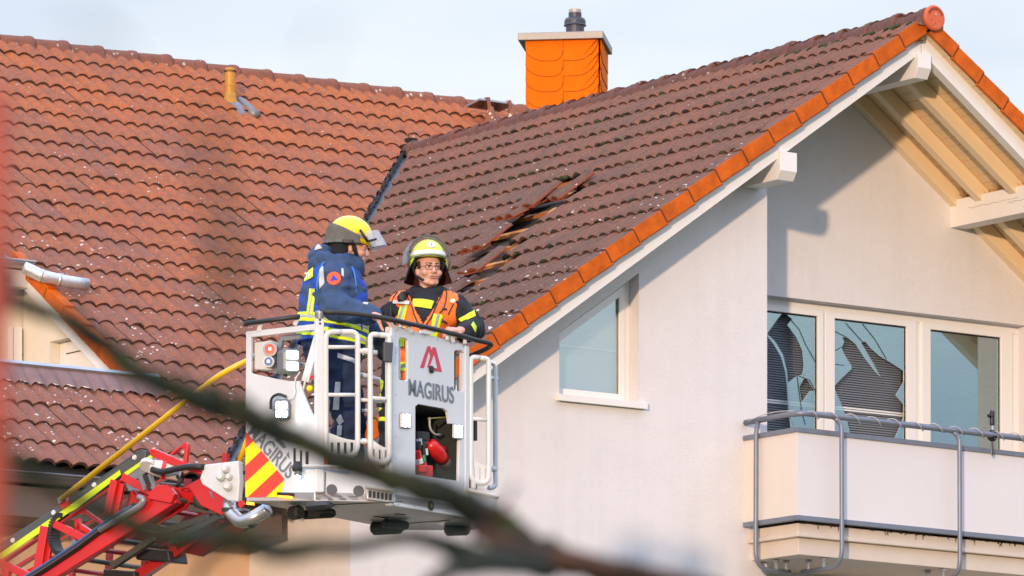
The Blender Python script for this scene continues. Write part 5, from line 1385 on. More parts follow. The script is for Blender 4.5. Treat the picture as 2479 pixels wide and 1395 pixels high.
def hand(P_, wrist, palm_dir, up, curl_dir, side, s=1.0, spread=.0, curl=(R(50), R(45), R(35))):
    """palm plus four unequal bent fingers and a thumb, fused with the wrist; palm_dir wrist->knuckles, curl_dir where fingers bend to"""
    d = Vector(palm_dir).normalized(); c = Vector(curl_dir).normalized(); c = (c-d*c.dot(d)).normalized(); l = d.cross(c)*side
    bm = bmesh.new(); w_ = Vector(wrist)
    cap(bm, w_-d*.03*s, w_+d*.01*s, .027*s, .027*s)
    for i in range(4):
        k0 = w_ + d*.02*s + l*(.027-.018*i)*s; k1 = w_ + d*(.088-.004*abs(i-1))*s + l*(.033-.0215*i)*s - c*.002
        cap(bm, k0, k1, .0145*s, .0115*s)
    for i, (ln) in enumerate((.040,.046,.043,.034)):
        p = w_ + d*(.088-.004*abs(i-1))*s + l*(.033-.0215*i)*s; a = 0; r_ = .0098*s
        for j, f_ in enumerate((1,.62,.50)):
            a += curl[j]; q = p + (d*math.cos(a)+c*math.sin(a))*ln*f_*s; cap(bm, p, q, r_, r_*.92); p = q; r_ *= .93
    t0 = w_ + d*.018*s + l*.028*s + c*.008; t1 = t0 + (d*.75+l*.55+c*.35).normalized()*.036*s; t2 = t1 + (d*.7+l*.0+c*.75).normalized()*.032*s; t3 = t2+(d*.7-l*.2+c*.7).normalized()*.024*s
    cap(bm, t0, t1, .016*s, .0125*s); cap(bm, t1, t2, .012*s, .0105*s); cap(bm, t2, t3, .0105*s, .009*s)
    return bm

def head_shape(yaw, pitch, roll, pos):
    """closed pieces of a face looking along -y; returns (bm, transform)"""
    M = Matrix.Translation(pos) @ Matrix.Rotation(yaw, 4, 'Z') @ Matrix.Rotation(pitch, 4, 'X') @ Matrix.Rotation(roll, 4, 'Y')
    bm = bmesh.new()
    ell(bm, (0,.012,.045), (.076,.096,.088)); ell(bm, (0,-.012,-.012), (.068,.076,.085))
    ell(bm, (0,-.030,-.062), (.048,.050,.040)); ell(bm, (0,-.062,-.083), (.021,.018,.017))        # jaw, chin
    ell(bm, (0,-.078,.036), (.052,.018,.016))                                                       # brow
    for s_x in (-1,1):
        ell(bm, (s_x*.042,-.058,-.018), (.026,.026,.024)); ell(bm, (s_x*.077,.012,-.005), (.009,.018,.031)); ell(bm, (s_x*.030,-.070,.013), (.016,.013,.010))
        cap(bm, (s_x*.052,.0,-.05), (s_x*.030,-.052,-.078), .018, .016)
    cap(bm, (0,-.086,.028), (0,-.106,-.012), .0095, .0125); ell(bm, (0,-.104,-.018), (.0165,.012,.010)); 
    for s_x in (-1,1): ell(bm, (s_x*.012,-.094,-.019), (.0085,.010,.008))
    ell(bm, (0,-.082,-.046), (.026,.012,.013)); cap(bm, (-.018,-.090,-.0425), (.018,-.090,-.0425), .0042, .0042); cap(bm, (-.015,-.089,-.0525), (.015,-.089,-.0525), .0052, .0052)
    return bm, M

# floor height inside the basket
ZF = ZB + .06
# ------------------------------------------------------------ person in blue
A_ = Person(822, 33.58, ZF, 'person in yellow helmet and blue vest seen from behind, looking right')
p = A_.p
# body (one continuous skin under the clothes)
bm, M = head_shape(R(98), R(10), 0, p(851,604,.0)); bm.transform(M)
cap(bm, p(836,612,.01), p(822,668,.0), .055, .065); ell(bm, p(812,700,0), (.13,.19,.15)); cap(bm, p(812,700,0), p(808,830,0), .14, .14)
for sy, kx in ((-.10,0),(.10,.02)): cap(bm, p(810,850,sy), p(832,1020,sy), .085, .062); cap(bm, p(832,1020,sy), p(822,1185,sy), .058, .045)
cap(bm, p(808,665,-.17), p(806,745,-.19), .05, .042); cap(bm, p(806,745,-.19), p(868,757,-.32), .040, .034); cap(bm, p(868,757,-.32), p(908,767,-.41), .034, .028)
bodyA = A_.add('body', fuse(bm, .0065, 3), skin)
hb = hand(None, p(913,768,-.43), (.70,-.25,-.30), UP, (-.1,.1,-1), -1, 1.0, curl=(R(30),R(48),R(40)))
A_.add('hand', fuse(hb, .0035, 2), skin)
# trousers
bm = bmesh.new()
cap(bm, p(806,800,0), p(808,850,0), .165, .165, sx=1, sy=1.1)
for sy, kx in ((-.095,0),(.10,10)):
    cap(bm, p(812+kx*.3,850,sy), p(840+kx,1010,sy), .118, .088); cap(bm, p(840+kx,1010,sy), p(826+kx*2,1150,sy), .088, .078); cap(bm, p(826+kx*2,1150,sy), p(826+kx*2,1180,sy), .078,.08)
ell(bm, p(842,1025,-.12), (.07,.07,.10))
tr = fuse(bm, .011, 4, .018, 7, 1); 
trA = A_.add('trousers', tr.copy(), navyd)
for (u0, v0, u1, v1, u2, v2, u3, v3) in ((820,866,872,884,872,897,819,879),(815,936,826,936,822,1002,808,1000),(818,1022,826,1013,834,1030,822,1040),(820,1040,830,1040,828,1062,818,1062)):
    # reflective bits: thin sheets on the cloth nearest to us
    pass
def patch_on(src, P_, quad, push, m, name, parent, label=None, ymax=None, thick=.003):
    """cut the cloth by the four vertical sight-plane edges of a quad and lift the piece nearest the viewer"""
    cuts = []; n = len(quad)
    cen = Vector((sum(q[0] for q in quad)/n, sum(q[1] for q in quad)/n))
    for i in range(n):
        a = P_.p(*quad[i], 0); b = P_.p(*quad[(i+1) % n], 0); e = b-a; no = Vector((e.z, 0, -e.x)).normalized()
        c0 = P_.p(cen.x, cen.y, 0)
        if no.dot(c0-a) > 0: no = -no
        cuts.append((a, no))
    s2 = shell(src, push, cuts, keep=lambda c, nn: nn.y < .25 and (ymax is None or c.y < ymax), thick=thick)
    if len(s2.faces) == 0: s2.free(); return None
    return P_.add(name, s2, m, parent, label=label)
for q in (((820,866),(872,882),(872,893),(819,878)), ((815,936),(827,936),(823,1002),(808,1000)), ((817,1024),(827,1013),(835,1030),(824,1040)), ((820,1040),(831,1040),(829,1064),(818,1064))):
    patch_on(tr, A_, q, .004, patch, 'reflective_patch', trA, ymax=-.0)
# boots
for sy, kx in ((-.095,0),(.10,20)):
    bm = bmesh.new(); b0 = p(828+kx,1190,sy); b0.z = .10; cap(bm, b0, b0-Vector((0,0,.03)), .062, .062); cap(bm, b0+Vector((.0,0,-.055)), b0+Vector((.14,0.02,-.06)), .048, .042)
    for v in bm.verts: v.co.z = max(v.co.z, .002)
    A_.add('boot', fuse(bm, .009, 2), blk2)
# jacket with hood and sleeve
bm = bmesh.new()
ell(bm, p(812,700,0), (.175,.215,.19)); cap(bm, p(808,715,0), p(804,795,0), .195, .20, sx=.96, sy=1.06); cap(bm, p(804,790,0), p(804,822,0), .20, .205, sx=.95, sy=1.0)
ell(bm, p(820,655,.0), (.135,.16,.09), Matrix.Rotation(R(-14),3,'Y'))
# collar / hood rolls
for k in range(14):
    t = k/13*2*math.pi; c0 = p(818,636,0); q = c0+Vector((math.cos(t)*.105-.01, math.sin(t)*.105, .015*math.cos(t)*-1)); ell(bm, q, (.045,.045,.052))
ell(bm, p(778,625,.02), (.075,.095,.07), Matrix.Rotation(R(25),3,'Y')); ell(bm, p(768,645,0), (.05,.10,.05)); ell(bm, p(788,608,0),(.05,.08,.04))
ell(bm, p(862,640,-.02), (.035,.06,.055)); ell(bm, p(868,648,.0), (.03,.07,.05))
cap(bm, p(812,676,-.165), p(808,742,-.215), .090, .080); cap(bm, p(808,742,-.215), p(868,757,-.32), .080, .062); cap(bm, p(868,757,-.32), p(900,765,-.385), .062, .052)
cap(bm, p(806,672,.155), p(830,745,.20), .095, .08); cap(bm, p(830,745,.20), p(900,790,.19), .075, .06)
jk = fuse(bm, .0105, 4, .019, 8, 2)
jA = A_.add('jacket', jk.copy(), navy)
# vest: torso part of the jacket pushed outward
ax_arm = p(806,745,-.205)
def vest_keep(c, n):
    if c.z > p(0,640,0).z: return False
    # the armhole on the near side
    a = p(818,700,0); dx = (c.x-a.x)/.135; dz = (c.z-a.z)/.20
    if c.y < -.10 and (dx*dx+dz*dz) < 1 and c.z > p(0,775,0).z: return False
    if c.y < -.135 and c.z > p(0,790,0).z: return False
    if c.y > .165: return False
    return c.z > p(0,838,0).z and c.x < p(884,0,0).x
# build the vest from its own closed torso so that it hangs below the jacket
bm = bmesh.new()
ell(bm, p(812,700,0), (.172,.222,.19)); cap(bm, p(809,715,0), p(803,800,0), .190, .205, sx=.95, sy=1.08); cap(bm, p(803,795,0), p(801,842,0), .205, .216, sx=.97, sy=1.0); ell(bm, p(800,662,0), (.145,.17,.07), Matrix.Rotation(R(-14),3,'Y'))
vs = fuse(bm, .0105, 5, .012, 7, 5)
def vkeep(c, n):
    if c.z < p(0,832+ (c.x+.2)*20,0).z: return False
    a = p(817,705,0); dx = (c.x-a.x)/.122; dz = (c.z-a.z)/.215
    if c.y < 0 and dx*dx+dz*dz < 1: return False
    return c.z < p(0,652,0).z
va = shell(vs, .006, [], keep=vkeep, thick=.01); vestA = A_.add('vest', va, blue, label='royal blue vest with yellow and silver bands')
# light blue armhole piping
bm = bmesh.new(); pts = []
for k in range(40):
    t = -R(200)*k/39 + R(190); a = p(817,705,0); x_ = a.x+math.cos(t)*.121; z_ = a.z+math.sin(t)*.213
    pts.append(Vector((x_, -.5, z_)))
from mathutils.bvhtree import BVHTree
bv = BVHTree.FromBMesh(vs)
pp_ = []
for q in pts:
    h = bv.ray_cast(q, Vector((0,1,0)))
    if h[0] is not None: pp_.append(h[0]+Vector((0,-.008,0)))
tube(bm, pp_, .006, 6); A_.add('piping', bm, trim_, vestA)
# horizontal bands (yellow / silver / yellow), twice, and vertical ones
def hband(src, P_, v0, v1, u0, u1, slope, m, name, parent, push=.012, keep=None, ymax=None):
    zc0 = P_.p(800, v0, 0); zc1 = P_.p(800, v1, 0); no = Vector((slope,0,1)).normalized()
    cuts = [(zc0, no), (zc1, -no)]
    if u0 is not None: cuts.append((P_.p(u0,700,0), Vector((-1,0,0))))
    if u1 is not None: cuts.append((P_.p(u1,700,0), Vector((1,0,0))))
    s2 = shell(src, push, cuts, keep=keep, thick=.004)
    if len(s2.faces): return P_.add(name, s2, m, parent)
vk2 = lambda c, n: vkeep(c, n)
for v0, v1, m in ((772,780,yst),(780,787,sst),(787,795,yst),(806,814,yst),(814,821,sst),(821,829,yst)):
    hband(vs, A_, v0, v1, None, None, .16, m, 'reflective_band', vestA, keep=vk2)
patch_on(vs, A_, ((753,708),(767,709),(762,772),(746,770)), .011, yst, 'reflective_band', vestA); patch_on(vs, A_, ((759,709),(762,709),(756,772),(752,771)), .013, sst, 'reflective_band', vestA)
patch_on(vs, A_, ((864,773),(879,773),(880,806),(866,800)), .011, yst, 'reflective_band', vestA); patch_on(vs, A_, ((870,773),(873,773),(875,804),(872,803)), .014, blue, 'reflective_band', vestA)
patch_on(vs, A_, ((744,651),(762,647),(762,680),(740,687)), .012, yst, 'back_patch', vestA)
text_mesh('lettering', 'THW', .05, sst, A_.root, p(752,667,-.115), (1,.0,.12), (-.1,0,1), bold=.002, sx=.6)
# sleeve details: badge, white patches, cuff
jb = BVHTree.FromBMesh(jk)
def on(P_, bv_, u, v, off=.004):
    q = P_.p(u, v, -.6); h = bv_.ray_cast(q, (P_.p(u,v,0)-q).normalized())
    return (h[0]+h[1]*off, h[1]) if h[0] is not None else (P_.p(u,v,-.25), Vector((0,-1,0)))
c0, n0 = on(A_, jb, 809, 677, .014)
bm = bmesh.new(); lathe(bm, [(.044,-.02),(.044,.006),(.043,.007)], c0, axis_to(n0), 32); bdg = A_.add('sleeve_badge', bm, mat('badge_orange', (.95,.10,.02), .5), jA, smooth=False)
bm = bmesh.new(); c1 = c0+n0*.0075; xx = Vector((1,0,.12)).normalized(); xx = (xx-n0*xx.dot(n0)).normalized(); zz = n0.cross(xx); zz = zz if zz.z > 0 else -zz
prism(bm, [c1+zz*.024, c1-zz*.016-xx*.026, c1-zz*.016+xx*.026], n0*.002); A_.add('emblem', bm, mat('badge_blue', (.03,.04,.45), .5), bdg, smooth=False)
for q in (((778,656),(785,655),(789,700),(777,712),(775,690)), ((829,663),(834,664),(835,686),(830,683)), ((892,741),(903,744),(893,762),(882,758)), ((762,610),(770,592),(782,607),(768,609))):
    patch_on(jk, A_, q, .004, patch, 'reflective_patch', jA, ymax=.1)
# helmet: shell + neck guard + visor
H0 = p(848,571,.0)
def hm(Hp, yaw, tilt): return Matrix.Translation(Hp) @ Matrix.Rotation(yaw, 4, 'Z') @ Matrix.Rotation(tilt, 4, 'X')
HM = hm(H0, R(92), R(12))
def dome(bm, r, z0, z1=None, seg=36, rings=14, front=1.0):
    """open shell of ellipsoid above z0 (unit z fraction)"""
    rr_ = []
    for i in range(rings+1):
        ph = math.asin(z0) + (math.pi/2-math.asin(z0))*i/rings
        rr_.append([bm.verts.new((r[0]*math.cos(ph)*math.cos(2*math.pi*k/seg), r[1]*math.cos(ph)*math.sin(2*math.pi*k/seg), r[2]*math.sin(ph))) for k in range(seg)])
    for a, b in zip(rr_, rr_[1:]):
        for k in range(seg): bm.faces.new((a[k], a[(k+1)%seg], b[(k+1)%seg], b[k]))
hA = empty('helmet', H0, 0, parent=A_.root, label='yellow helmet with grey neck guard')
def addh(Pn, hE, HMt, name, bm, m, smooth=True, **k):
    bm.transform(Matrix.Translation(-hE.location) @ HMt); bm.normal_update(); return link(name, bm, m, hE, smooth=smooth, **k)
bm = bmesh.new(); dome(bm, (.118,.142,.125), -.35); bmesh.ops.remove_doubles(bm, verts=bm.verts[:], dist=1e-5)
sol = bmesh.ops.solidify(bm, geom=bm.faces[:], thickness=.006); addh(A_, hA, HM, 'shell', bm, hely)
bm = bmesh.new()
for k in range(41):
    pass
ring = []
seg = 44
for i, z in enumerate((-.016, .006)):
    ring.append([(math.cos(2*math.pi*k/seg)*.1205, math.sin(2*math.pi*k/seg)*.1445, z) for k in range(seg)])
vv = [[bm.verts.new(q) for q in r_] for r_ in ring]
for k in range(seg): bm.faces.new((vv[0][k], vv[0][(k+1)%seg], vv[1][(k+1)%seg], vv[1][k]))
addh(A_, hA, HM, 'reflective_band', bm, sst)
# grey neck guard round the back (back is +y in head frame)
bm = bmesh.new(); n1 = 26; rows_ = []
for j in range(6):
    row = []
    for k in range(n1+1):
        a = R(-25) + R(230)*k/n1; e = math.sin(max(0, min(math.pi, (a+R(25))/R(230)*math.pi)))
        rr0 = 1.02+.10*(j/5); z = -.005 - .085*(j/5)*(.55+.45*e) + .055*e*(1-j/5)
        row.append(bm.verts.new((math.cos(a)*.120*rr0, math.sin(a)*.146*rr0, z)))
    rows_.append(row)
for a, b in zip(rows_, rows_[1:]):
    for k in range(n1): bm.faces.new((a[k], a[k+1], b[k+1], b[k]))
bmesh.ops.solidify(bm, geom=bm.faces[:], thickness=.008); addh(A_, hA, HM, 'neck_guard', bm, mat('grey_felt', (.27,.25,.22), .9, var=.12, vscale=18, bump=.4))
vis = bpy.data.materials.new('clear_visor'); vis.use_nodes = True; NN_ = vis.node_tree; pb = NN_.nodes['Principled BSDF']; pb.inputs['Base Color'].default_value = (.75,.82,.92,1); pb.inputs['Alpha'].default_value = .45; pb.inputs['Roughness'].default_value = .15
def visor(bm, r, a0, a1, z0, z1, flare, n1=20, m1=6):
    rows_ = []
    for j in range(m1+1):
        t = j/m1; row = []
        for k in range(n1+1):
            a = a0+(a1-a0)*k/n1; rr_ = 1+flare*t
            row.append(bm.verts.new((math.cos(a)*r[0]*rr_, math.sin(a)*r[1]*rr_, z0+(z1-z0)*t)))
        rows_.append(row)
    for a, b in zip(rows_, rows_[1:]):
        for k in range(n1): bm.faces.new((a[k], a[k+1], b[k+1], b[k]))
    bmesh.ops.solidify(bm, geom=bm.faces[:], thickness=.002)
bm = bmesh.new(); visor(bm, (.10,.150), R(205), R(335), .0, -.105, .18)
bm.transform(Matrix.Translation((0,-.035,-.0)) @ Matrix.Rotation(R(-28),4,'X')); addh(A_, hA, HM, 'visor', bm, vis, label='raised clear visor')
bm = bmesh.new()
for sx in (-1,1):
    bm = bmesh.new(); beam(bm, (sx*.121,-.055,.030), (sx*.112,-.115,-.030), .012, .040, (1,0,0)); beam(bm, (sx*.112,-.115,-.030), (sx*.085,-.165,.0), .010, .022, (1,0,0)); cap(bm, (sx*.119,-.02,-.055), (sx*.119,.03,-.06), .018, .014); addh(A_, hA, HM, 'visor_hinge', bm, blk2)
bm = bmesh.new()
for sx in (-1,1): tube(bm, [Vector((sx*.102,-.02,-.04)), Vector((sx*.092,-.045,-.09)), Vector((sx*.05,-.075,-.135)), Vector((0,-.085,-.142))], [.012,.014,.012,.012], 8)
cap(bm, (0,.04,-.06), (0,.045,-.10), .095, .085)
addh(A_, hA, HM, 'chin_strap', bm, black)
bm = bmesh.new(); box(bm, (.02,-.128,.055), (.006,.003,.012)); addh(A_, hA, HM, 'mark', bm, logor)
# small things at the belt
bm = bmesh.new(); tube(bm, [p(822,846,-.19), p(820,870,-.165)], .004, 6); A_.add('lanyard', bm, yst, trA)
bm = bmesh.new(); cap(bm, p(819,880,-.165), p(820,905,-.16), .013, .010); A_.add('whistle', bm, mat('pale_green', (.5,.6,.3), .4), trA)
bm = bmesh.new(); cap(bm, p(806,885,-.15), p(802,940,-.15), .022, .026); A_.add('pouch', bm, black, trA)

# ------------------------------------------------------------ person in orange vest
B_ = Person(1022, 34.05, ZF, 'person in glasses, fluorescent helmet and orange vest facing us with a hand on the rail')
p = B_.p
yaw2 = R(20); HP = p(1038,657,.0)
bm, M = head_shape(yaw2, R(0), 0, HP); bm.transform(M)
cap(bm, p(1036,685,.03), p(1036,735,.05), .056, .066); ell(bm, p(1034,765,.04), (.18,.12,.12)); cap(bm, p(1034,765,.04), p(1010,860,.06), .135, .13, sx=1.1)
for kx in (-1,1): cap(bm, p(1000+kx*36,890,.06), p(995+kx*38,1030,.05), .085, .06); cap(bm, p(995+kx*38,1030,.05), p(992+kx*38,1175,.08), .055, .045)
cap(bm, p(1100,745,.04), p(1140,795,.0), .05, .042); cap(bm, p(1140,795,.0), p(1116,803,-.24), .040, .028)
cap(bm, p(965,745,.04), p(925,800,.02), .05, .042); cap(bm, p(925,800,.02), p(945,850,-.05), .040, .028)
bodyB = B_.add('body', fuse(bm, .006, 2), skin)
HI_ = M
# hair at the temples, stubble area kept in skin
def hd(name, bm, m, parent=None, smooth=True, **k): bm.transform(HI_); bm.normal_update(); return B_.add(name, bm, m, parent or bodyB, smooth=smooth, **k)
bm = bmesh.new()
for sx in (-1,1): ell(bm, (sx*.066,-.005,.035), (.013,.028,.03))
hd('hair', bm, hairm)
bm = bmesh.new()
for sx in (-1,1): cap(bm, (sx*.014,-.0965,.036), (sx*.046,-.082,.038), .0045, .003)
hd('eyebrow', bm, hairm)
bm = bmesh.new()
for sx in (-1,1): ell(bm, (sx*.030,-.0815,.014), (.0125,.006,.0062))
hd('eye', bm, mat('eye_white', (.55,.50,.47), .3))
bm = bmesh.new()
for sx in (-1,1): ell(bm, (sx*.030+.002,-.0865,.014), (.0058,.0025,.0058)); cap(bm, (sx*.018,-.0870,.0205), (sx*.043,-.0800,.0205), .0022, .0018)
hd('iris', bm, mat('iris_dark', (.035,.022,.018), .3))
bm = bmesh.new(); cap(bm, (-.019,-.0935,-.0425), (.019,-.0935,-.0425), .0042, .0042); cap(bm, (-.014,-.0925,-.0535), (.014,-.0925,-.0535), .0055, .0055); hd('lips', bm, mat('lips', (.55,.25,.19), .5))
bm = bmesh.new(); cap(bm, (-.019,-.0965,-.0475), (.019,-.0965,-.0475), .0016, .0016); hd('mouth_line', bm, mat('mouth_dark', (.10,.03,.02), .6))
# glasses
bm = bmesh.new()
for sx in (-1,1):
    pts = [Vector((sx*.033+.027*math.cos(t)*1.0, -.103+.22*abs(sx*.033+.027*math.cos(t))*.8*abs(sx*.033+.027*math.cos(t))*8, .010+.017*(math.sin(t) if abs(math.sin(t)) < .8 else .8*math.copysign(1,math.sin(t))))) for t in [2*math.pi*k/20 for k in range(20)]]
    tube(bm, pts, .0017, 6, closed=True); tube(bm, [Vector((sx*.060,-.096,.018)), Vector((sx*.080,-.03,.018)), Vector((sx*.084,.02,.010))], .0016, 6)
tube(bm, [Vector((-.007,-.104,.016)), Vector((0,-.107,.019)), Vector((.007,-.104,.016))], .0016, 6)
hd('glasses', bm, mat('glasses_frame', (.03,.03,.035), .3, .5))
# trousers
bm = bmesh.new(); cap(bm, p(1012,830,.06), p(1005,885,.06), .175, .17, sx=1.05, sy=.85)
for kx in (-1,1): cap(bm, p(1002+kx*36,890,.06), p(992+kx*42,1030,.03), .108, .085); cap(bm, p(992+kx*42,1030,.03), p(988+kx*42,1165,.06), .085, .082)
tb = fuse(bm, .011, 5, .012, 7, 3); trB = B_.add('trousers', tb.copy(), black)
for q in (((918,1010),(960,1016),(958,1026),(916,1020)), ((910,960),(922,950),(926,990),(912,1000)), ((912,905),(930,925),(925,950),(908,925))):
    patch_on(tb, B_, q, .004, yst, 'reflective_patch', trB)
for kx in (-1,1):
    bm = bmesh.new(); b0 = p(990+kx*42,1190,.05); b0.z = .10; cap(bm, b0, b0-Vector((0,0,.03)), .062,.062); cap(bm, b0+Vector((0,0,-.055)), b0+Vector((kx*.03,-.13,-.06)), .048,.042)
    for v in bm.verts: v.co.z = max(v.co.z, .002)
    B_.add('boot', fuse(bm, .009, 2), blk2)
# coat
bm = bmesh.new()
ell(bm, p(1032,765,.04), (.235,.150,.13)); cap(bm, p(1030,775,.04), p(1012,860,.05), .175, .185, sx=1.22, sy=.85); cap(bm, p(1012,858,.05), p(1006,905,.05), .180,.185, sx=1.15, sy=.85)
for k in range(16):
    t = k/16*2*math.pi; c0 = p(1036,713,.035); ell(bm, c0+Vector((math.cos(t)*.088, math.sin(t)*.075-.0, .018*math.sin(t)+.002)), (.034,.034,.042))
cap(bm, p(1036,722,.05), p(1100,745,.04), .085,.085); cap(bm, p(1036,722,.05), p(966,745,.04), .085,.085)
cap(bm, p(1100,748,.04), p(1145,792,.02), .088,.078); cap(bm, p(1145,792,.02), p(1124,806,-.20), .076,.054)
cap(bm, p(966,748,.04), p(920,800,.03), .088,.078); cap(bm, p(920,800,.03), p(935,850,-.06), .076,.060)
cb = fuse(bm, .0105, 4, .017, 8, 4); coB = B_.add('coat', cb.copy(), black)
for q in (((1110,776),(1148,753),(1152,768),(1118,786)), ((1132,784),(1144,783),(1153,800),(1150,818),(1136,816),(1141,800)), ((900,782),(924,798),(914,806),(905,800)), ((1001,730),(1051,737),(1044,757),(1000,751))):
    patch_on(cb, B_, q, .005, yst, 'reflective_patch', coB)
hb = hand(None, p(1115,801,-.25), (-.50,-.35,.0), UP, (-.25,.25,-1), 1, 1.0, curl=(R(45),R(55),R(40)))
B_.add('hand', fuse(hb, .0035, 2), skin)
hb = hand(None, p(945,852,-.06), (.3,-.3,-.5), UP, (.2,.3,-.6), -1, 1.0); B_.add('hand', fuse(hb, .0035, 2), skin)
# vest: front panels with a V opening
bm = bmesh.new(); ell(bm, p(1032,765,.04), (.225,.158,.135)); cap(bm, p(1030,775,.04), p(1012,860,.05), .184, .194, sx=1.2, sy=.86); cap(bm, p(1012,858,.05), p(1004,925,.05), .190,.20, sx=1.12, sy=.85)
cap(bm, p(1036,728,.05), p(1090,742,.04), .088,.088); cap(bm, p(1036,728,.05), p(975,742,.04), .088,.088)
vb_ = fuse(bm, .0095, 5, .006, 7, 6)
def pix(c):   # back to picture columns
    D = B_.D + c.y; return CX + (c.x+B_.X0)/D*F, YH - (c.z+ZF-CAM.z)/D*F
def bkeep(c, n):
    u, v = pix(c)
    if v < 706: return False
    if c.y < .06:
        # V neck
        if v < 800:
            t = (v-700)/100; lo = 984+ t*40 + max(0,(v-745))*.15; hi = 1072 - t*42 - max(0,(v-745))*.30
            if lo < u < hi: return False
        if 800 <= v and 1018 < u < 1021: return False
        if v < 800 and (u > 1112+(v-760)*.1 and v < 770): return False
        if v < 820 and (u < 944-(v-740)*.02): return False
        if u > 1128 - max(0,(v-790))*.2: return False
    else:
        if u < 944 or u > 1118: return False
    return v < 925
vv_ = shell(vb_, .008, [], keep=bkeep, thick=.012); vestB = B_.add('vest', vv_, orv, label='orange vest with yellow bands')
def onB(u, v, off=.006): 
    q = B_.p(u, v, -.6); h = bvB.ray_cast(q, (B_.p(u,v,0)-q).normalized()); return h[0]+h[1]*off if h[0] is not None else B_.p(u,v,-.15)
bvB = BVHTree.FromBMesh(vb_)
for q in (((971,748),(992,744),(982,788),(962,786)), ((1047,768),(1070,770),(1057,815),(1040,812)), ((1040,812),(1057,815),(1052,850),(1036,848)), ((966,800),(984,802),(982,850),(962,848))):
    patch_on(vb_, B_, q, .014, yst, 'reflective_band', vestB)
for q in (((978,748),(985,747),(975,787),(968,786)), ((1055,769),(1062,770),(1050,814),(1045,812))):
    patch_on(vb_, B_, q, .017, sst, 'reflective_band', vestB)
for v0, v1, m in ((884,893,yst),(893,899,sst),(899,907,yst)):
    z0 = p(0,v0,0); z1 = p(0,v1,0); s2 = shell(vb_, .015, [(z0, Vector((0,0,1))), (z1, Vector((0,0,-1)))], keep=bkeep, thick=.003); B_.add('reflective_band', s2, m, vestB)
# dark edging of the vest opening, radio, cable, name strip, pocket details
bm = bmesh.new(); tube(bm, [onB(*q, .012) for q in ((984,706),(988,722),(1000,745),(1004,762),(1012,785),(1018,800))], .005, 6); tube(bm, [onB(*q, .012) for q in ((1072,706),(1064,722),(1052,745),(1042,768),(1030,790),(1020,800))], .005, 6)
tube(bm, [onB(*q, .014) for q in ((946,790),(946,760),(950,740),(955,722),(962,708))], .004, 6); tube(bm, [onB(*q, .014) for q in ((1122,800),(1112,775),(1116,755),(1122,735))], .004, 6)
B_.add('vest_edging', bm, blk2, vestB)
bm = bmesh.new(); a = onB(974,727,.03); ell(bm, a, (.030,.022,.034)); cap(bm, a+Vector((.005,0,.03)), onB(984,716,.02), .016, .016); cap(bm, a+Vector((-.01,-.015,-.008)), a+Vector((.012,-.02,-.015)), .011,.011)
B_.add('radio_microphone', bm, blk2, vestB)
bm = bmesh.new(); prism(bm, [onB(955,729,.018), onB(996,733,.018), onB(995,741,.018), onB(954,736,.018)], (0,-.002,0)); B_.add('name_strip', bm, patch, vestB, smooth=False)
bm = bmesh.new(); tube(bm, [p(1074,700,-.08), onB(1080,715,.03), onB(1076,735,.02), onB(1070,750,.015), onB(1062,758,.015)], .004, 6)
tube(bm, [onB(1096,738,.018), onB(1082,762,.018)], .004, 6); prism(bm, [onB(1066,748,.018), onB(1080,748,.018), onB(1080,753,.018), onB(1066,752,.018)], (0,-.003,0)); prism(bm, [onB(1064,772,.022), onB(1078,777,.022), onB(1078,782,.022), onB(1064,779,.022)], (0,-.003,0))
B_.add('cable', bm, blk2, vestB)
bm = bmesh.new(); ell(bm, onB(1095,731,.02), (.018,.008,.014)); B_.add('clip_lamp', bm, mat('pale_lamp', (.9,.85,.7), .3), vestB)
# helmet
H0 = p(1036,629,.015); hB = empty('helmet', H0, 0, parent=B_.root, label='fluorescent yellow-green helmet with raised visor')
HM = hm(H0, yaw2*.6, R(-2))
bm = bmesh.new(); dome(bm, (.112,.135,.128), -.02); bmesh.ops.remove_doubles(bm, verts=bm.verts[:], dist=1e-5); bmesh.ops.solidify(bm, geom=bm.faces[:], thickness=.006); addh(B_, hB, HM, 'shell', bm, helg)
bm = bmesh.new()
for z, r_ in ((0, .112),): tube(bm, [Vector((math.cos(t)*.117, math.sin(t)*.140, -.006+.012*math.sin(t)*-1*(math.sin(t) < 0))) for t in [2*math.pi*k/40 for k in range(40)]], .006, 6, closed=True)
addh(B_, hB, HM, 'brim', bm, mat('helmet_brim', (.20,.22,.18), .4))
bm = bmesh.new(); vv = []
for z, kk in ((.014,1.0),(.040,.965)): vv.append([bm.verts.new((math.cos(2*math.pi*k/44)*.1165*kk, math.sin(2*math.pi*k/44)*.1395*kk, z)) for k in range(44)])
for k in range(44): bm.faces.new((vv[0][k], vv[0][(k+1)%44], vv[1][(k+1)%44], vv[1][k]))
addh(B_, hB, HM, 'reflective_band', bm, mat('bright_silver', (.75,.76,.74), .4))
bm = bmesh.new(); ax = axis_to((0,-1,.62)); bc = Vector((0,-.117,.072)); lathe(bm, [(.024,-.01),(.024,.004)], bc, ax, 24, sx=1.15); addh(B_, hB, HM, 'badge', bm, mat('badge_white', (.8,.8,.78), .5), smooth=False)
t_ = text_mesh('lettering', '1', .030, logor, hB, (0,0,0), (1,0,0), (0,0,1), bold=.001)
t_.data.transform(Matrix.Translation(-H0) @ HM @ (Matrix.Translation(bc+ax@Vector((0,0,.0055))) @ Matrix.Rotation(math.atan2(.62,1)*-1,4,'X')))
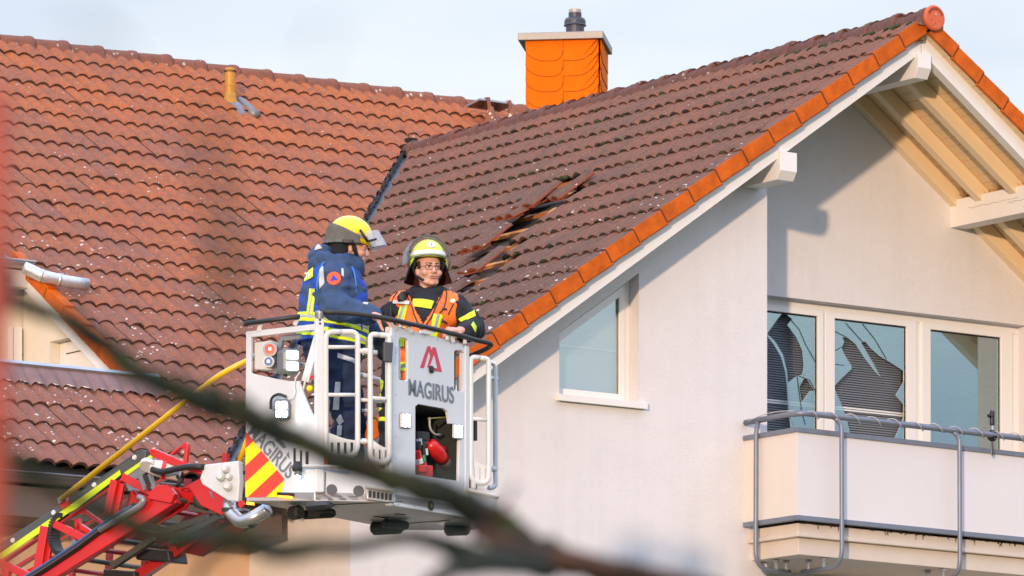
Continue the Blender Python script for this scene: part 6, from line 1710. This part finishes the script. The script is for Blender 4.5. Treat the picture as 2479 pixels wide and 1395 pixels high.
# raised visor: tinted band arched over the shell with a dark rim
def arch(bm, r0, r1, tilt, w0, w1, th_):
    rows_ = []
    for j, (r_, zz_) in enumerate(((r0, w0), (r1, w1))):
        rows_.append([bm.verts.new((math.cos(t)*r_, zz_, math.sin(t)*r_*1.08)) for t in [R(-8)+R(196)*k/30 for k in range(31)]])
    for k in range(30): bm.faces.new((rows_[0][k], rows_[0][k+1], rows_[1][k+1], rows_[1][k]))
    bmesh.ops.solidify(bm, geom=bm.faces[:], thickness=th_)
VM = HM @ Matrix.Rotation(R(-4), 4, 'X')
bm = bmesh.new(); arch(bm, .134, .152, 0, -.035, .075, .003)
tint = bpy.data.materials.new('smoky_visor'); tint.use_nodes = True; pb = tint.node_tree.nodes['Principled BSDF']; pb.inputs['Base Color'].default_value = (.25,.33,.30,1); pb.inputs['Alpha'].default_value = .62; pb.inputs['Roughness'].default_value = .12
addh(B_, hB, VM, 'visor', bm, tint)
bm = bmesh.new(); tube(bm, [Vector((math.cos(t)*.136, -.038, math.sin(t)*.136*1.08)) for t in [R(-12)+R(204)*k/34 for k in range(35)]], .006, 8); 
for sx in (-1,1): cap(bm, (sx*.130,-.03,-.03), (sx*.125,-.015,-.05), .012, .012)
addh(B_, hB, VM, 'visor_rim', bm, mat('rim_grey', (.08,.085,.09), .4))
# black neck flap with dark red lining, flaring behind both cheeks
bm = bmesh.new(); rows_ = []
for j in range(7):
    t = j/6; row = []
    for k in range(25):
        a = R(-12) + R(204)*k/24; fl = 1 + .42*t*(.6+.4*abs(math.cos(a)))
        row.append(bm.verts.new((math.cos(a)*.108*fl, .012+math.sin(a)*.125*fl, -.01-.130*t)))
    rows_.append(row)
for a, b in zip(rows_, rows_[1:]):
    for k in range(24): bm.faces.new((a[k], a[k+1], b[k+1], b[k]))
b2 = bm.copy(); bmesh.ops.solidify(bm, geom=bm.faces[:], thickness=.004); addh(B_, hB, HM, 'neck_flap', bm, black)
for v in b2.verts: v.co = Vector((v.co.x*.965, .012+(v.co.y-.012)*.965, v.co.z+.001))
addh(B_, hB, HM, 'flap_lining', b2, mat('dark_red_lining', (.055,.008,.009), .9))
bm = bmesh.new()
for sx in (-1,1):
    tube(bm, [Vector((sx*.099,-.0,-.015)), Vector((sx*.093,.004,-.065)), Vector((sx*.080,-.012,-.110)), Vector((sx*.045,-.055,-.142)), Vector((0,-.070,-.150))], [.010,.010,.009,.009,.009], 8)
    ell(bm, (sx*.095,-.03,-.03), (.012,.02,.03))
addh(B_, hB, HM, 'chin_strap', bm, black)
bm = bmesh.new()
for sx in (-1,1): prism(bm, [Vector((sx*.108,-.055,-.005)), Vector((sx*.100,-.070,-.005)), Vector((sx*.122,-.03,-.050)), Vector((sx*.128,.0,-.035))], (sx*.004,0,0))
addh(B_, hB, HM, 'helmet_tab', bm, helg, smooth=False)

# ============================================================ FOREGROUND TREE (out of focus)
barkg = mat('mossy_bark', (.020,.024,.008), .95, var=.6, vscale=14, bump=1, bscale=60)
barkb = mat('brown_bark', (.075,.038,.026), .95, var=.5, vscale=16, bump=1, bscale=60)
rb = random.Random(77)
def branch(name, pts, rad, label, m, moss_on=True, sub=4):
    ps = []
    for (u, v, D), r_ in zip(pts, rad): ps.append((depth(u, v, D*KD), r_))
    ps = [(a_, b_*FAT) for a_, b_ in ps]
    P_, R_ = [], []
    for i in range(len(ps)-1):
        p0 = ps[max(i-1,0)][0]; p1, r1 = ps[i]; p2, r2 = ps[i+1]; p3 = ps[min(i+2,len(ps)-1)][0]
        for k in range(sub):
            t = k/sub; q = .5*((2*p1)+(p2-p0)*t+(2*p0-5*p1+4*p2-p3)*t*t+(3*p1-p0-3*p2+p3)*t**3)
            P_.append(q + Vector((rb.gauss(0,1), rb.gauss(0,1), rb.gauss(0,1)))*r1*.08); R_.append((r1+(r2-r1)*t)*rb.uniform(.88,1.12))
    P_.append(ps[-1][0]); R_.append(ps[-1][1])
    bm = bmesh.new(); tube(bm, P_, R_, 10)
    o = tag(link(name, bm, m, smooth=True), label, 'branch', 'out-of-focus branches crossing the foreground')
    if moss_on:
        bm = bmesh.new()
        for i in range(len(P_)):
            for _ in range(5):
                if rb.random() < .55: clump(bm, P_[i]+Vector((rb.uniform(-1,1), rb.uniform(-1,1), rb.uniform(-.5,1)))*R_[i]*.8, R_[i]*rb.uniform(.25,.65), (0,0,1), .8, rb)
        k = link('moss', bm, moss, o, smooth=True); k['kind'] = 'stuff'
    return o
KD = .54; FAT = 1.1
sc_ = 6.5*KD/F     # metres per picture pixel at that distance
branch('tree_branch', [(-60,690,6.2),(0,715,6.3),(80,745,6.4),(160,775,6.4),(250,835,6.5),(340,905,6.5),(430,945,6.5),(520,985,6.6),(600,1010,6.6),(690,1055,6.7),(800,1105,6.7),(900,1140,6.8),(1000,1175,6.8),(1110,1215,6.9),(1190,1265,7),(1290,1325,7),(1420,1375,7.1),(1560,1425,7.2)],
       [x*sc_ for x in (22,22,20,22,26,32,30,36,32,30,34,36,36,38,38,38,30,26)], 'long mossy out-of-focus branch running from the left edge down across the basket', barkg)
branch('tree_branch', [(60,1140,6.0),(150,1195,6.0),(240,1235,6.1),(330,1275,6.1),(430,1300,6.1),(520,1290,6.2),(600,1310,6.2),(680,1340,6.3),(760,1325,6.3),(860,1325,6.4),(960,1300,6.4),(1050,1310,6.5),(1130,1345,6.6),(1230,1360,6.8),(1330,1385,7)],
       [x*sc_ for x in (10,14,22,24,24,20,20,24,20,18,18,22,28,28,24)], 'blurred lower branch wavering along the bottom below the basket', barkg)
branch('tree_branch', [(1150,1290,6.9),(1240,1320,6.9),(1330,1345,7),(1450,1370,7),(1600,1400,7.1),(1750,1440,7.2)], [x*sc_ for x in (18,22,26,26,26,26)], 'brownish blurred branch stub at the bottom centre', barkb, False)
branch('tree_branch', [(-80,1085,5.6),(0,1100,5.6),(70,1130,5.6),(130,1175,5.7)], [x*sc_ for x in (26,24,16,8)], 'short dark blurred branch tip at the left edge below the tiles', barkg, False)
branch('tree_branch', [(-30,560,5.8),(-4,620,5.8),(6,690,5.9),(-10,760,6)], [x*sc_ for x in (14,22,30,22)], 'dark blurred knot of wood at the left edge', barkg)
branch('tree_branch', [(1000,1470,6.4),(1060,1400,6.4),(1140,1375,6.5),(1250,1380,6.6)], [x*sc_ for x in (14,17,20,16)], 'blurred mossy fork at the bottom edge below the basket', barkg)
branch('tree_branch', [(470,1420,6.3),(490,1370,6.3),(530,1330,6.3),(590,1318,6.3)], [x*sc_ for x in (6,8,10,8)], 'thin blurred side shoot at the bottom left', barkg, False)
for a_, b_, c_3, n_ in (((410,935),(440,900),(455,850),'thin blurred side twig rising from the long branch before the tiles'), ((880,1130),(930,1100),(960,1060),'thin blurred side twig rising from the branch over the basket front'), ((1180,1255),(1225,1215),(1250,1165),'thin blurred side twig rising over the white wall'), ((300,1265),(330,1210),(345,1150),'thin blurred side twig rising in front of the red ladder')):
    branch('tree_branch', [(a_[0],a_[1],6.5),(b_[0],b_[1],6.5),(c_3[0],c_3[1],6.5)], [x*sc_ for x in (9,6,3)], n_, barkb, False)
# thin hanging twig, very near, nearly dissolved by the blur
branch('twig', [(495,250,2.6),(508,340,2.6),(512,400,2.6),(530,470,2.6),(541,540,2.6),(543,600,2.6),(546,655,2.6),(548,740,2.6),(552,850,2.6)], [x*2.6*KD/F for x in (8,17,17,14,18,22,28,19,7)], 'thin vertical twig blurred almost transparent in front of the left roof', barkg, False)
branch('twig', [(170,20,2.2),(215,70,2.2),(270,110,2.2),(310,170,2.2)], [x*2.2*KD/F for x in (4,9,7,4)], 'faint blurred twig against the sky at upper left', mat('grey_twig', (.12,.12,.13), .9), False)
branch('twig', [(800,60,2.2),(780,110,2.2),(750,160,2.2)], [x*2.2*KD/F for x in (3,6,3)], 'faintest blurred twig in the sky above the ridge', mat('grey_twig', (.12,.12,.13), .9), False)
# red post close to the lens at the left edge
bm = bmesh.new(); D = 2.55; pc = depth(-36, 1400, D); zt = depth(0, 205, D).z
lathe(bm, [(.0112, zt-.7), (.0112, zt-.008), (.009, zt-.003), (.003, zt)], (pc.x, pc.y, 0), seg=24)
lathe(bm, [(.0122, zt-.17), (.0128, zt-.16), (.0122, zt-.15)], (pc.x, pc.y, 0), seg=24)
lathe(bm, [(.0108, 0.0), (.0108, zt-.68)], (pc.x, pc.y, 0), seg=24)
tag(link('red_post', bm, mat('terracotta_paint', (.42,.065,.025), .6, var=.25, vscale=14), smooth=True), 'blurred terracotta-red post standing at the left edge', 'post')
